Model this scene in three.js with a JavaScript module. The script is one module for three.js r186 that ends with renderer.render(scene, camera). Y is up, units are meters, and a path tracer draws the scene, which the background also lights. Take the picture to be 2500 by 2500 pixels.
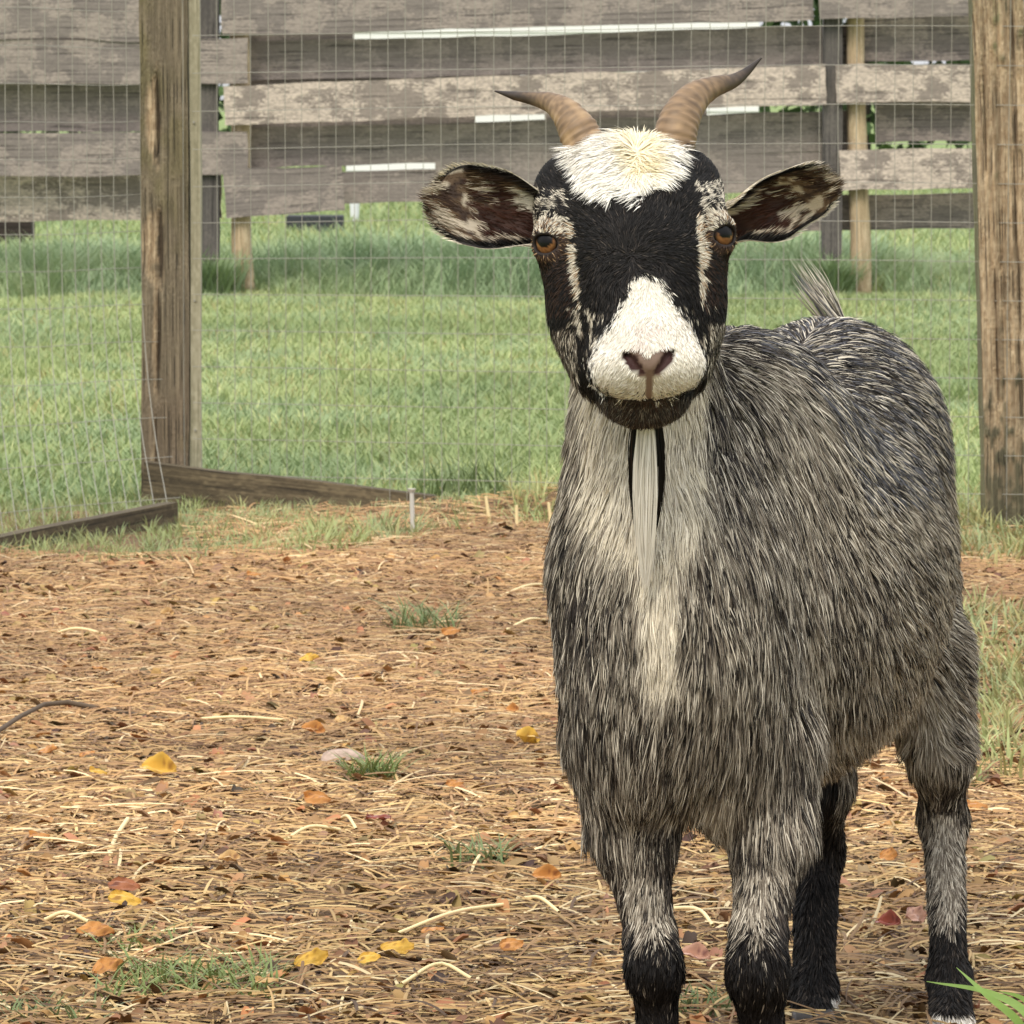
import * as THREE from 'three';
import { mergeGeometries } from 'three/addons/utils/BufferGeometryUtils.js';

// ---------------------------------------------------------------- camera, sky, sun, exposure
const scene = new THREE.Scene();
const EYE = 0.9, FOCAL = 12800, PITCH = Math.atan(1070 / FOCAL);   // low, long lens, looking slightly down
const camera = new THREE.PerspectiveCamera(2 * Math.atan(1250 / FOCAL) * 180 / Math.PI, 1, 0.1, 600);
camera.position.set(0, EYE, 0);
camera.lookAt(0, EYE - Math.tan(PITCH) * 10, -10);
camera.focus = 4.4; camera.userData.fStop = 64;
scene.add(camera);

const SKY_W = 64, SKY_H = 32, skyData = new Float32Array(SKY_W * SKY_H * 4);
for (let j = 0; j < SKY_H; j++) for (let i = 0; i < SKY_W; i++) {           // overcast: brighter overhead, the same all round
  const el = ((j + 0.5) / SKY_H - 0.5) * Math.PI, s = Math.max(0, Math.sin(el)), l = 0.55 + 0.75 * s, k = (j * SKY_W + i) * 4;
  skyData[k] = l * 0.98; skyData[k + 1] = l; skyData[k + 2] = l * 1.03; skyData[k + 3] = 1;
}
const skyTexture = new THREE.DataTexture(skyData, SKY_W, SKY_H, THREE.RGBAFormat, THREE.FloatType);
skyTexture.mapping = THREE.EquirectangularReflectionMapping; skyTexture.magFilter = THREE.LinearFilter; skyTexture.needsUpdate = true;
scene.background = skyTexture; scene.environment = skyTexture;

const sun = new THREE.DirectionalLight(0xfff4e4, 1.5);                      // the veiled sun, high in front of the goat
sun.position.set(-2.2, 7.5, 0.3); sun.target.position.set(0.2, 0, -6);
sun.castShadow = true; sun.shadow.radius = 45; sun.shadow.mapSize.set(2048, 2048);
Object.assign(sun.shadow.camera, { left: -12, right: 12, top: 12, bottom: -22, near: 0.1, far: 60 });
scene.add(sun, sun.target);

const renderer = new THREE.WebGLRenderer({ antialias: true });
renderer.toneMapping = THREE.LinearToneMapping;
renderer.toneMappingExposure = 1.42;
renderer.shadowMap.enabled = true;

// ---------------------------------------------------------------- helpers
function rng(seed) { let a = seed >>> 0; return () => { a = (a + 0x6d2b79f5) | 0; let t = Math.imul(a ^ (a >>> 15), 1 | a); t = (t + Math.imul(t ^ (t >>> 7), 61 | t)) ^ t; return ((t ^ (t >>> 14)) >>> 0) / 4294967296; }; }
const lerp = (a, b, t) => a + (b - a) * t, clamp = (x, a = 0, b = 1) => Math.min(b, Math.max(a, x));
const smooth = (a, b, x) => { const t = clamp((x - a) / (b - a)); return t * t * (3 - 2 * t); };
const V = (x, y, z) => new THREE.Vector3(x, y, z);
const lin = (c) => { c /= 255; return c <= 0.04045 ? c / 12.92 : ((c + 0.055) / 1.055) ** 2.4; };
const rgb = (r, g, b) => [lin(r), lin(g), lin(b)];
const mixc = (a, b, t) => [lerp(a[0], b[0], t), lerp(a[1], b[1], t), lerp(a[2], b[2], t)];
function hash3(x, y, z) { let h = Math.imul(x, 374761393) ^ Math.imul(y, 668265263) ^ Math.imul(z, 2147483647 ^ 0x5bd1e995); h = Math.imul(h ^ (h >>> 13), 1274126177); h ^= h >>> 16; h = Math.imul(h, 0x85ebca6b); return ((h ^ (h >>> 13)) >>> 0) / 4294967296; }
function noise(x, y, z) {                                                   // value noise, 0 to 1
  const xi = Math.floor(x), yi = Math.floor(y), zi = Math.floor(z); let u = x - xi, v = y - yi, w = z - zi;
  u = u * u * (3 - 2 * u); v = v * v * (3 - 2 * v); w = w * w * (3 - 2 * w);
  const c = (a, b, d) => hash3(xi + a, yi + b, zi + d);
  return lerp(lerp(lerp(c(0, 0, 0), c(1, 0, 0), u), lerp(c(0, 1, 0), c(1, 1, 0), u), v), lerp(lerp(c(0, 0, 1), c(1, 0, 1), u), lerp(c(0, 1, 1), c(1, 1, 1), u), v), w);
}
const fbm = (x, y, z) => noise(x, y, z) * 0.55 + noise(x * 2.1 + 7, y * 2.1, z * 2.1) * 0.28 + noise(x * 4.3, y * 4.3 + 3, z * 4.3) * 0.17;
// the place, surveyed from the photograph: a direction of view and a distance give a point in metres
function at(px, py, d) {
  const c = Math.cos(PITCH), s = Math.sin(PITCH), x = (px - 1250) / FOCAL, y = (1250 - py) / FOCAL;
  const yy = y * c - s, zz = y * s + c, k = d / zz;
  return V(x * k, EYE + yy * k, -d);
}
function onGround(px, py) { const p = at(px, py, 1), k = EYE / (EYE - p.y); return V(p.x * k, 0, -k); }

const taken = new Map();
function numbered(name) { const n = taken.get(name) ?? 0; taken.set(name, n + 1); return n ? `${name}_${String(n).padStart(3, '0')}` : name; }
function shadowed(o) { o.castShadow = true; o.receiveShadow = true; return o; }
function part(name, geometry, material, parent) { const m = shadowed(new THREE.Mesh(geometry, material)); m.name = name; parent.add(m); return m; }
function tag(o, label, category, group) { o.userData = { label, category, ...(group ? { group } : {}) }; return o; }
function thing(name, label, category, position, group) { const o = new THREE.Group(); o.name = numbered(name); if (position) o.position.copy(position); scene.add(o); return tag(o, label, category, group); }
function single(name, geometry, material, label, category, group) { const m = shadowed(new THREE.Mesh(geometry, material)); m.name = numbered(name); scene.add(m); return tag(m, label, category, group); }
function setting(o, name, kind) { o.name = name; o.userData = { kind }; shadowed(o); scene.add(o); return o; }

function dataTexture(w, h, f, srgb = true) {                                 // f(u, v) gives 0-255 values, tiling is up to f
  const a = new Uint8Array(w * h * 4);
  for (let j = 0; j < h; j++) for (let i = 0; i < w; i++) { const c = f(i / w, j / h), k = (j * w + i) * 4; a[k] = clamp(c[0], 0, 255); a[k + 1] = clamp(c[1], 0, 255); a[k + 2] = clamp(c[2], 0, 255); a[k + 3] = 255; }
  const t = new THREE.DataTexture(a, w, h); t.wrapS = t.wrapT = THREE.RepeatWrapping; t.magFilter = THREE.LinearFilter; t.minFilter = THREE.LinearMipmapLinearFilter; t.generateMipmaps = true;
  if (srgb) t.colorSpace = THREE.SRGBColorSpace; t.needsUpdate = true; return t;
}
// noise that tiles over the unit square
function tiled(u, v, fu, fv, seed) {
  const x = u * fu, y = v * fv, xi = Math.floor(x), yi = Math.floor(y); let a = x - xi, b = y - yi; a = a * a * (3 - 2 * a); b = b * b * (3 - 2 * b);
  const c = (i, j) => hash3(((xi + i) % fu + fu) % fu, ((yi + j) % fv + fv) % fv, seed);
  return lerp(lerp(c(0, 0), c(1, 0), a), lerp(c(0, 1), c(1, 1), a), b);
}
// ---------------------------------------------------------------- ground
const R = rng(11);
const pen = (x, z) => fbm(x * 1.7 + 5, 0, z * 1.7);
const MOUND = onGround(1330, 1262);
function floorHeight(x, z) {                                                 // the pen floor: trampled, with a heap of litter by the fence
  const dx = (x - MOUND.x - 0.05) / 0.30, dz = (z - MOUND.z) / 0.16, m = Math.exp(-(dx * dx + dz * dz));
  return 0.006 + 0.016 * (pen(x, z) - 0.5) + 0.008 * (noise(x * 9, 3, z * 9) - 0.5) + 0.045 * m;
}
const soilTex = dataTexture(1024, 1024, (u, v) => {
  const a = tiled(u, v, 6, 6, 1), b = tiled(u, v, 40, 40, 2), c = tiled(u, v, 180, 220, 3), d = tiled(u, v, 400, 400, 4), e = tiled(u, v, 90, 300, 5);
  const t = 0.25 * a + 0.25 * b + 0.25 * c + 0.15 * d + (e > 0.72 ? 0.35 : 0);
  return [lerp(50, 168, t), lerp(37, 132, t), lerp(25, 88, t)];
});
soilTex.repeat.set(1, 1);
const soil = new THREE.MeshStandardMaterial({ map: soilTex, roughness: 1, bumpMap: soilTex, bumpScale: 0.006 });
const turfTex = dataTexture(512, 512, (u, v) => {
  const a = tiled(u, v, 5, 5, 21), b = tiled(u, v, 60, 60, 22), c = tiled(u, v, 250, 250, 23), t = 0.3 * a + 0.35 * b + 0.35 * c;
  return [lerp(96, 158, t), lerp(116, 174, t), lerp(64, 108, t)];
});
const turf = new THREE.MeshStandardMaterial({ map: turfTex, roughness: 1 });
{
  const g = new THREE.PlaneGeometry(240, 240); g.rotateX(-Math.PI / 2); g.translate(0, -0.012, -60);
  const uv = g.attributes.uv, p = g.attributes.position; for (let i = 0; i < uv.count; i++) uv.setXY(i, p.getX(i) / 1.5, p.getZ(i) / 1.5);
  setting(new THREE.Mesh(g, turf), 'ground', 'structure');
}
{
  const NX = 150, NZ = 190, x0 = -2.4, x1 = 2.4, z0 = -10.86, z1 = -2.8, pos = [], uv = [], idx = [];
  for (let j = 0; j <= NZ; j++) for (let i = 0; i <= NX; i++) {
    const x = lerp(x0, x1, i / NX), z = lerp(z0, z1, j / NZ), edge = Math.min(1, Math.min(z - z0, z1 - z, x - x0, x1 - x) / 0.15);
    pos.push(x, lerp(-0.03, floorHeight(x, z), edge), z); uv.push(x / 0.8, z / 0.8);
  }
  for (let j = 0; j < NZ; j++) for (let i = 0; i < NX; i++) { const a = j * (NX + 1) + i, b = a + 1, c = a + NX + 1, d = c + 1; idx.push(a, c, b, b, c, d); }
  const g = new THREE.BufferGeometry(); g.setAttribute('position', new THREE.Float32BufferAttribute(pos, 3)); g.setAttribute('uv', new THREE.Float32BufferAttribute(uv, 2)); g.setIndex(idx); g.computeVertexNormals();
  setting(new THREE.Mesh(g, soil), 'pen_floor', 'structure');
}

// ---------------------------------------------------------------- weathered timber
function timber(seed, dark, mid, light, amount, streak, from = 0.5) {
  return dataTexture(1024, 256, (u, v) => {
    const g1 = tiled(u, v, 6, 70, seed), g2 = tiled(u, v, 18, 128, seed + 1), b = tiled(u, v, 9, 4, seed + 2) * 0.6 + tiled(u, v, 26, 9, seed + 3) * 0.4, sp = tiled(u, v, 120, 60, seed + 4), fine = tiled(u, v, 300, 200, seed + 6);
    let t = 0.25 + streak * (g1 - 0.5) + 0.3 * (g2 - 0.5) + 0.22 * (sp - 0.5) + 0.18 * (fine - 0.5);
    const patch = smooth(from, from + 0.22, b + 0.25 * (sp - 0.5) + 0.12 * (g2 - 0.5)) * amount;
    let c = [lerp(dark[0], mid[0], clamp(t * 1.8)), lerp(dark[1], mid[1], clamp(t * 1.8)), lerp(dark[2], mid[2], clamp(t * 1.8))];
    c = c.map((x, k) => lerp(x, light[k], patch * (0.65 + 0.6 * (sp - 0.5))));
    if (g1 < 0.14) c = c.map((x) => x * 0.72);
    return c;
  });
}
const timberMaps = [
  timber(31, [112, 104, 100], [150, 140, 134], [190, 175, 164], 0.6, 0.28, 0.42),
  timber(47, [124, 115, 110], [156, 146, 140], [186, 172, 162], 0.55, 0.28, 0.44),
  timber(63, [126, 116, 109], [164, 151, 142], [224, 207, 192], 0.95, 0.25, 0.36),
];
const timberMaterial = timberMaps.map((map) => new THREE.MeshStandardMaterial({ map, roughness: 0.95, bumpMap: map, bumpScale: 0.003 }));
// a sawn board along its local x: ragged edges, a slight cup and twist; uv in metres
function boardGeometry(length, height, thick, seed, ragged = 0.004) {
  const n = Math.max(6, Math.round(length / 0.09)), g = new THREE.BoxGeometry(length, height, thick, n, 4, 1), p = g.attributes.position, uv = g.attributes.uv, off = (seed * 0.37) % 1;
  for (let i = 0; i < p.count; i++) {
    let x = p.getX(i), y = p.getY(i), z = p.getZ(i); const e = Math.abs(y) / (height / 2), sgn = Math.sign(y);
    uv.setXY(i, x / 1.1 + off * 3, y / 0.27 + off + (z > 0 ? 0 : 0.4));
    y += sgn * e * (ragged * (noise(x * 7 + seed * 13, sgn * 3 + 9, seed) - 0.5) * 2 + 0.4 * ragged * (noise(x * 31, sgn * 5, seed) - 0.5));
    if (Math.abs(x) > length / 2 - 1e-6) x += 0.006 * (noise(y * 40, seed, 5) - 0.5);
    y += 0.012 * (noise(x * 0.8, seed, 1) - 0.5);
    z += 0.006 * (noise(x * 1.5, seed, 2) - 0.5) + 0.003 * (noise(x * 3, y * 12, seed) - 0.5);
    p.setXYZ(i, x, y, z);
  }
  g.computeVertexNormals(); return g;
}
// board given by where its left and right ends stand (top and bottom edges), at distance d
function board(parent, x0, x1, t0, b0, t1, b1, d, kind, seed, ragged) {
  const A = at(x0, (t0 + b0) / 2, d), B = at(x1, (t1 + b1) / 2, d), h = ((b0 - t0) + (b1 - t1)) / 2 * d / FOCAL, L = Math.hypot(B.x - A.x, B.y - A.y);
  const m = part('board', boardGeometry(L, h, 0.022, seed, ragged), timberMaterial[kind], parent);
  m.position.set((A.x + B.x) / 2, (A.y + B.y) / 2, -d).sub(parent.position); m.rotation.z = Math.atan2(B.y - A.y, B.x - A.x); return m;
}
// ---------------------------------------------------------------- the board fence across the far side of the lawn
const FENCE = 21, fence = thing('board_fence', 'weathered grey-brown board fence running across the far side of the lawn', 'fence', V(0, 0, -FENCE));
{
  const front = FENCE - 0.07, back = FENCE + 0.07, P = (...a) => board(fence, ...a);
  // left bay
  P(-1100, 478, -28, 92, -30, 96, front - 0.01, 0, 1, 0.012); P(-1100, 605, 104, 214, 95, 200, front, 0, 2);
  P(-1100, 500, 208, 338, 186, 315, back, 1, 3); P(-1100, 605, 342, 448, 322, 424, front, 0, 4); P(-1100, 540, 438, 556, 410, 531, back, 2, 5); P(-1100, 480, 70, 130, 76, 124, back, 1, 23);
  // middle bay
  P(540, 1985, -30, 83, -58, 50, front, 0, 6); P(605, 2079, 103, 200, 62, 157, back, 1, 7); P(560, 862, 70, 120, 60, 112, back + 0.03, 1, 24);
  P(548, 2016, 208, 305, 160, 253, front - 0.005, 2, 8); P(608, 2100, 318, 402, 262, 372, back, 1, 9);
  P(560, 1270, 196, 222, 168, 196, back + 0.03, 1, 18); P(600, 1160, 296, 330, 282, 316, back + 0.03, 1, 19); P(1330, 1725, 268, 305, 256, 290, back + 0.03, 1, 20);
  P(548, 838, 412, 536, 402, 513, front, 0, 10, 0.008); P(836, 1066, 418, 497, 412, 490, back, 1, 11); P(1064, 2044, 394, 490, 362, 470, back, 1, 21);
  // right bay
  P(2000, 3400, -60, 44, -76, 22, front - 0.03, 0, 12); P(2082, 3400, 36, 150, 12, 124, back - 0.02, 0, 13); P(2041, 3400, 160, 252, 138, 230, front, 2, 14);
  P(2138, 3400, 245, 350, 228, 332, back - 0.02, 0, 15); P(2050, 3400, 369, 470, 340, 432, front, 2, 16); P(1958, 3400, 474, 566, 458, 538, back + 0.03, 0, 17);
}
const postMap = timber(81, [78, 74, 72], [108, 102, 98], [128, 120, 112], 0.3, 0.5), postMaterial = new THREE.MeshStandardMaterial({ map: postMap, roughness: 0.95, bumpMap: postMap, bumpScale: 0.004 });
const poleMap = timber(91, [176, 152, 120], [220, 198, 164], [236, 218, 186], 0.6, 0.5), poleMaterial = new THREE.MeshStandardMaterial({ map: poleMap, roughness: 0.9, bumpMap: poleMap, bumpScale: 0.006 });
for (const x of [515, 2028]) {                                              // square posts between the two layers of boards
  const p = at(x, 700, FENCE), g = boardGeometry(1.55, 0.074, 0.11, x, 0.003); g.rotateZ(Math.PI / 2);
  part('square_post', g, postMaterial, fence).position.set(p.x, 0.68, 0);
}
for (const [x, lean] of [[591, 0.01], [2093, 0.02]]) {                      // round rustic poles under the boards
  const p = at(x, 700, FENCE), g = new THREE.CylinderGeometry(0.036, 0.043, 1.35, 14, 20), q = g.attributes.position, uv = g.attributes.uv;
  for (let i = 0; i < q.count; i++) { const a = Math.atan2(q.getZ(i), q.getX(i)), y = q.getY(i), k = 1 + 0.22 * (noise(a * 1.2 + 5, y * 6, x) - 0.5); q.setXYZ(i, q.getX(i) * k + 0.012 * (noise(y * 3, x, 0) - 0.5), y, q.getZ(i) * k); uv.setXY(i, y / 0.9, a / 2.2); }
  g.computeVertexNormals();
  const m = part('round_pole', g, poleMaterial, fence); m.position.set(p.x, 0.58, 0); m.rotation.z = lean;
}

// ---------------------------------------------------------------- what shows through and under the fence
{
  const white = new THREE.MeshStandardMaterial({ color: new THREE.Color().setRGB(0.82, 0.82, 0.8), roughness: 0.6 }), grey = new THREE.MeshStandardMaterial({ color: new THREE.Color().setRGB(0.12, 0.12, 0.13), roughness: 0.8 });
  const a = at(845, 300, 40), b = at(1852, 300, 40), w = b.x - a.x, shed = thing('white_shed', 'white clad shed glimpsed through the gaps between the fence boards', 'shed', V((a.x + b.x) / 2, 0, -41.2));
  for (let k = 0; k < 16; k++) { const g = new THREE.BoxGeometry(w, 0.155, 0.03); const m = part('cladding_board', g, white, shed); m.position.set(0, 0.09 + k * 0.15, 1.2); m.rotation.x = -0.08; }
  part('wall', new THREE.BoxGeometry(w - 0.02, 2.42, 2.3), white, shed).position.set(0, 1.21, 0);
  const s = new THREE.Shape(); s.moveTo(-w / 2 - 0.15, 0); s.lineTo(0, 0.8); s.lineTo(w / 2 + 0.15, 0); s.closePath();
  part('roof', new THREE.ExtrudeGeometry(s, { depth: 2.7, bevelEnabled: false }), grey, shed).position.set(0, 2.44, -1.35);
}
{
  const m = new THREE.MeshStandardMaterial({ color: new THREE.Color().setRGB(0.8, 0.82, 0.85), roughness: 0.4 }), p = onGround(866, 568);
  const g = new THREE.CylinderGeometry(0.036, 0.02, 0.34, 10), o = single('plastic_stake', g, m, 'small white tapered plastic stake in the grass under the fence', 'stake'); o.position.set(p.x, 0.15, p.z);
  const dark = new THREE.MeshStandardMaterial({ color: new THREE.Color().setRGB(0.035, 0.038, 0.045), roughness: 0.8 }), q = onGround(770, 590);
  const t = single('dark_trough', new THREE.BoxGeometry(0.30, 0.14, 0.3, 4, 2, 2), dark, 'low dark trough in the long grass behind the fence, beside the white stake', 'trough'); t.position.set(q.x, 0.07, q.z);
  const e = onGround(32, 620), u = single('dark_crate', boardGeometry(0.2, 0.28, 0.2, 4), new THREE.MeshStandardMaterial({ map: postMap, color: 0x9a8a84, roughness: 0.9 }), 'dark wooden crate behind the fence at the far left', 'crate'); u.position.set(e.x, 0.13, e.z);
}

// ---------------------------------------------------------------- the pen corner: posts, base boards, wire
function heavyPost(w, deep, h, seed, scars, colour) {                        // a split, checked post; vertex colours carry stain, moss and torn pale wood
  const nx = 26, ny = 240, g = new THREE.BoxGeometry(w, h, deep, nx, ny, 8), p = g.attributes.position, col = new Float32Array(p.count * 3);
  for (let i = 0; i < p.count; i++) {
    let x = p.getX(i), y = p.getY(i) + h / 2, z = p.getZ(i); const f = z > deep / 2 - 1e-5, u = x / w + 0.5;
    const grain = noise(x * 260 + seed, y * 5, z * 200), g2 = noise(x * 90 + seed * 3, y * 2.2, z * 90), blot = fbm(x * 14 + seed, y * 7, z * 14);
    let c = colour(u, y, grain, g2, blot), push = 0.002 * (grain - 0.5) + 0.003 * (g2 - 0.5);
    for (const s of scars) {                                                // [u, y0, y1, half width, depth, pale side] a crack with a torn edge
      const t = (y - s[1]) / (s[2] - s[1]); if (t < 0 || t > 1 || !f) continue;
      const wob = s[0] + 0.05 * (noise(y * 16, seed, s[0] * 9) - 0.5), taper = Math.sin(Math.PI * t) ** 0.6, hw = s[3] * taper, du = u - wob;
      const crack = smooth(hw * 0.45, 0, Math.abs(du)) * taper; push -= s[4] * crack;
      if (crack > 0.35) c = mixc(c, rgb(62, 46, 32), 0.85 * crack);
      const torn = smooth(hw * s[5], hw * 0.5, Math.abs(du + hw * s[5] * 0.55)) * taper * smooth(0.3, 0.55, noise(y * 40, u * 14, seed + 2) * 0.6 + 0.4 * taper); push -= 0.003 * torn;
      if (torn > 0.2 && crack < 0.4) c = mixc(c, mixc(rgb(226, 206, 172), rgb(176, 150, 116), noise(y * 90, u * 40, 1)), torn * 0.95);
    }
    z += Math.sign(z) * push; x += 0.005 * (noise(y * 2.3, seed, 8) - 0.5) + Math.sign(x) * (Math.abs(x) > w / 2 - 1e-5 ? 0.003 * (noise(y * 11, z * 30, seed) - 0.5) : 0);
    p.setXYZ(i, x, y, z); col.set(c, i * 3); g.attributes.uv.setXY(i, y / 0.7 + seed * 0.31, (x + z) / 0.16 + seed * 0.17);
  }
  g.setAttribute('color', new THREE.BufferAttribute(col, 3)); g.computeVertexNormals(); return g;
}
const grainMap = timber(131, [178, 176, 174], [232, 230, 228], [255, 254, 252], 0.35, 0.9), tinted = new THREE.MeshStandardMaterial({ vertexColors: true, map: grainMap, bumpMap: grainMap, bumpScale: 0.006, roughness: 0.95 });
const galvanised = new THREE.MeshStandardMaterial({ color: new THREE.Color().setRGB(0.33, 0.32, 0.27), metalness: 0.1, roughness: 0.6 });
const D0 = 10.95, corner = at(408, 1150, D0);
{
  const t = thing('corner_post', 'square weathered corner post with torn pale splits, left of the goat', 'post', V(corner.x, 0, -D0));
  const stain = (u, y, grain, g2, blot) => { let c = mixc(rgb(126, 116, 96), rgb(162, 150, 126), clamp(0.2 + 0.5 * grain + 0.5 * (g2 - 0.3))); c = mixc(c, rgb(122, 116, 80), smooth(0.45, 0.7, blot + 0.25 * (y - 0.7)) * 0.7); return mixc(c, rgb(144, 124, 104), smooth(0.55, 0.1, y) * 0.5 * smooth(0.3, 0.6, blot)); };
  part('post', heavyPost(0.099, 0.095, 1.32, 3, [[0.37, 0.69, 0.93, 0.2, 0.012, 1.0], [0.42, 0.44, 0.64, 0.26, 0.014, 1.3], [0.36, 0.19, 0.50, 0.13, 0.012, 0.8], [0.3, 0.02, 0.2, 0.09, 0.008, 0.6]], stain), tinted, t);
  const bg = boardGeometry(1.3, 0.022, 0.03, 7, 0.001); bg.rotateZ(Math.PI / 2);
  const bt = part('batten', bg, new THREE.MeshStandardMaterial({ map: timber(101, [128, 124, 100], [168, 162, 138], [190, 184, 160], 0.4, 0.4), roughness: 0.9 }), t); bt.position.set(0.061, 0.66, 0.028);
  for (const y of [0.16, 0.43, 0.8]) { const n = part('nail', new THREE.CylinderGeometry(0.0025, 0.0025, 0.004, 8), galvanised, t); n.rotation.x = Math.PI / 2; n.position.set(0.062, y, 0.0445); }
}
{
  const D = 10.25, p = at(2455, 700, D), t = thing('timber_post', 'rough moss-streaked timber post with wires across it, at the right edge', 'post', V(p.x, 0, -D));
  const moss = (u, y, grain, g2, blot) => { const band = noise(u * 7.5 + 0.5 * noise(y * 3, 1, 2), y * 1.2, 4); let c = mixc(rgb(98, 94, 74), rgb(148, 143, 114), clamp(band * 1.2 - 0.2 + 0.3 * (grain - 0.5))); c = mixc(c, rgb(150, 150, 108), smooth(0.55, 0.8, band) * smooth(0.25, 0.6, blot + 0.3 * (y - 0.5))); return mixc(c, rgb(112, 100, 76), smooth(0.5, 0.8, blot) * smooth(0.8, 0.4, y) * 0.7); };
  const m = part('post', heavyPost(0.1, 0.1, 1.34, 17, [[0.2, 0.7, 1.05, 0.1, 0.016, 0.4], [0.45, 0.05, 1.3, 0.1, 0.012, 0.5], [0.75, 0.1, 1.2, 0.09, 0.014, 0.4], [0.3, 0.2, 0.7, 0.07, 0.01, 0.7]], moss), tinted, t); m.rotation.z = 0.033; m.position.x = 0.012; m.position.y = -0.02;
}
{
  const map = timber(111, [66, 58, 44], [108, 96, 74], [150, 136, 106], 0.3, 0.6), mat = new THREE.MeshStandardMaterial({ map, roughness: 0.95, bumpMap: map, bumpScale: 0.003 });
  const plank = (x0, y0, d0, x1, y1, d1, h, th, seed, label) => {
    const A = at(x0, y0, d0), B = at(x1, y1, d1), dir = B.clone().sub(A), L = dir.length(), o = single('base_board', boardGeometry(L, h, th, seed, 0.003), mat, label, 'board');
    o.position.copy(A).add(B).multiplyScalar(0.5); o.position.y -= h / 2; o.rotation.order = 'YXZ'; o.rotation.y = -Math.atan2(dir.z, dir.x); o.rotation.z = Math.asin(dir.y / L);
  };
  plank(352, 1131, 10.86, 1056, 1211, 10.72, 0.12, 0.035, 21, 'weathered base board sloping down to the right from the corner post');
  plank(-430, 1400, 9.3, 418, 1227, 10.35, 0.10, 0.03, 22, 'weathered base board running off the left edge in front of the corner post');
}
function wire(points, r, sides = 5) {
  const g = new THREE.TubeGeometry(new THREE.CatmullRomCurve3(points, false, 'catmullrom', 0.5), Math.max(2, (points.length - 1) * 2), r, sides, false); g.deleteAttribute('uv'); return g;
}
{
  const STEP_X = 0.0388, STEP_Y = 0.0757, W = 0.00075, a = V(corner.x + 0.06, 0, -10.885), b = V(at(2560, 700, 10.15).x, 0, -10.17), L = a.distanceTo(b);
  const P = (s, y) => V(lerp(a.x, b.x, s / L) + 0.004 * (noise(s * 4, y * 4, 1) - 0.5), y + 0.012 * (noise(s * 1.5, y * 3, 2) - 0.5) + 0.02 * s / L, lerp(a.z, b.z, s / L) + 0.02 * (noise(s * 2, y * 2, 3) - 0.5));
  const gs = [];
  for (let s = -0.02; s < L; s += STEP_X) { const pts = []; for (let y = -0.02; y <= 1.27; y += 0.16) pts.push(P(s + 0.003 * (hash3(Math.round(s * 1e4), 1, 1) - 0.5), y)); gs.push(wire(pts, W)); }
  for (let y = -0.015 + 0.005; y < 1.26; y += STEP_Y) { const pts = []; for (let s = 0; s <= L + 0.02; s += 0.12) pts.push(P(s, y)); gs.push(wire(pts, W)); }
  single('wire_mesh', mergeGeometries(gs), galvanised, 'welded wire mesh panel stretched between the corner post and the right edge post', 'wire mesh');
  const gl = [], N = 40, H = 1.25, top = (k) => V(corner.x - 0.052 - 0.0252 * k, 0, -10.93 + 0.0292 * k), bulge = (y) => 0.165 * Math.pow(clamp(1 - y / 0.75), 3) * (1 + 0 * y);
  const Q = (k, y) => { const p = top(k), q = bulge(y); return V(p.x + q * 0.55 + 0.004 * (noise(k * 0.5, y * 5, 5) - 0.5), y + 0.012 * (noise(k * 0.3, y * 3, 6) - 0.5), p.z + q * 2.6 + 0.015 * (noise(k * 0.2, y * 3, 7) - 0.5)); };
  for (let k = 0; k < N; k++) { const pts = []; for (let y = -0.02; y <= H; y += 0.08) pts.push(Q(k, y)); gl.push(wire(pts, W * 1.25)); }
  for (let y = 0.045; y < H; y += STEP_Y) { const pts = []; for (let k = -1; k <= N; k += 3) pts.push(Q(k, y)); gl.push(wire(pts, W)); }
  single('wire_mesh', mergeGeometries(gl), galvanised, 'slack slanting wire mesh left of the corner post, above the left base board', 'wire mesh');
}
// ---------------------------------------------------------------- the goat: one smooth body from blended volumes
const rad = (px, d) => px * d / FOCAL;
const YAW = 0.36;                                                            // the body turns away to the right behind the chest
const BACK = V(Math.sin(YAW), 0, -Math.cos(YAW)), SIDE = V(Math.cos(YAW), 0, Math.sin(YAW));
function ball(c, r, yaw = 0, k = 0.03) { return { t: 0, x: c.x, y: c.y, z: c.z, r, cs: Math.cos(yaw), sn: Math.sin(yaw), k }; }   // ellipsoid turned about the vertical; r = across, up, along
function bone(a, ra, b, rb, k = 0.025) { const d = b.clone().sub(a), l2 = d.lengthSq(); return { t: 1, a, d, l2, ra, rb, k }; }
function distOne(q, x, y, z) {
  if (q.t === 0) {
    const dx = x - q.x, dy = y - q.y, dz = z - q.z, u = dx * q.cs + dz * q.sn, w = -dx * q.sn + dz * q.cs, a = u / q.r[0], b = dy / q.r[1], c = w / q.r[2];
    const k0 = Math.sqrt(a * a + b * b + c * c), e = a / q.r[0], f = b / q.r[1], g = c / q.r[2], k1 = Math.sqrt(e * e + f * f + g * g);
    return k1 < 1e-9 ? -Math.min(q.r[0], q.r[1], q.r[2]) : k0 * (k0 - 1) / k1;
  }
  const dx = x - q.a.x, dy = y - q.a.y, dz = z - q.a.z, h = clamp((dx * q.d.x + dy * q.d.y + dz * q.d.z) / q.l2), ex = dx - q.d.x * h, ey = dy - q.d.y * h, ez = dz - q.d.z * h;
  return Math.sqrt(ex * ex + ey * ey + ez * ez) - lerp(q.ra, q.rb, h);
}
function blend(list) { return (x, y, z) => { let m = 9; for (const q of list) { const d = distOne(q, x, y, z); if (d > m + q.k) continue; const h = clamp(0.5 + 0.5 * (m - d) / q.k); m = m === 9 ? d : lerp(m, d, h) - q.k * h * (1 - h); } return m; }; }
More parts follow.
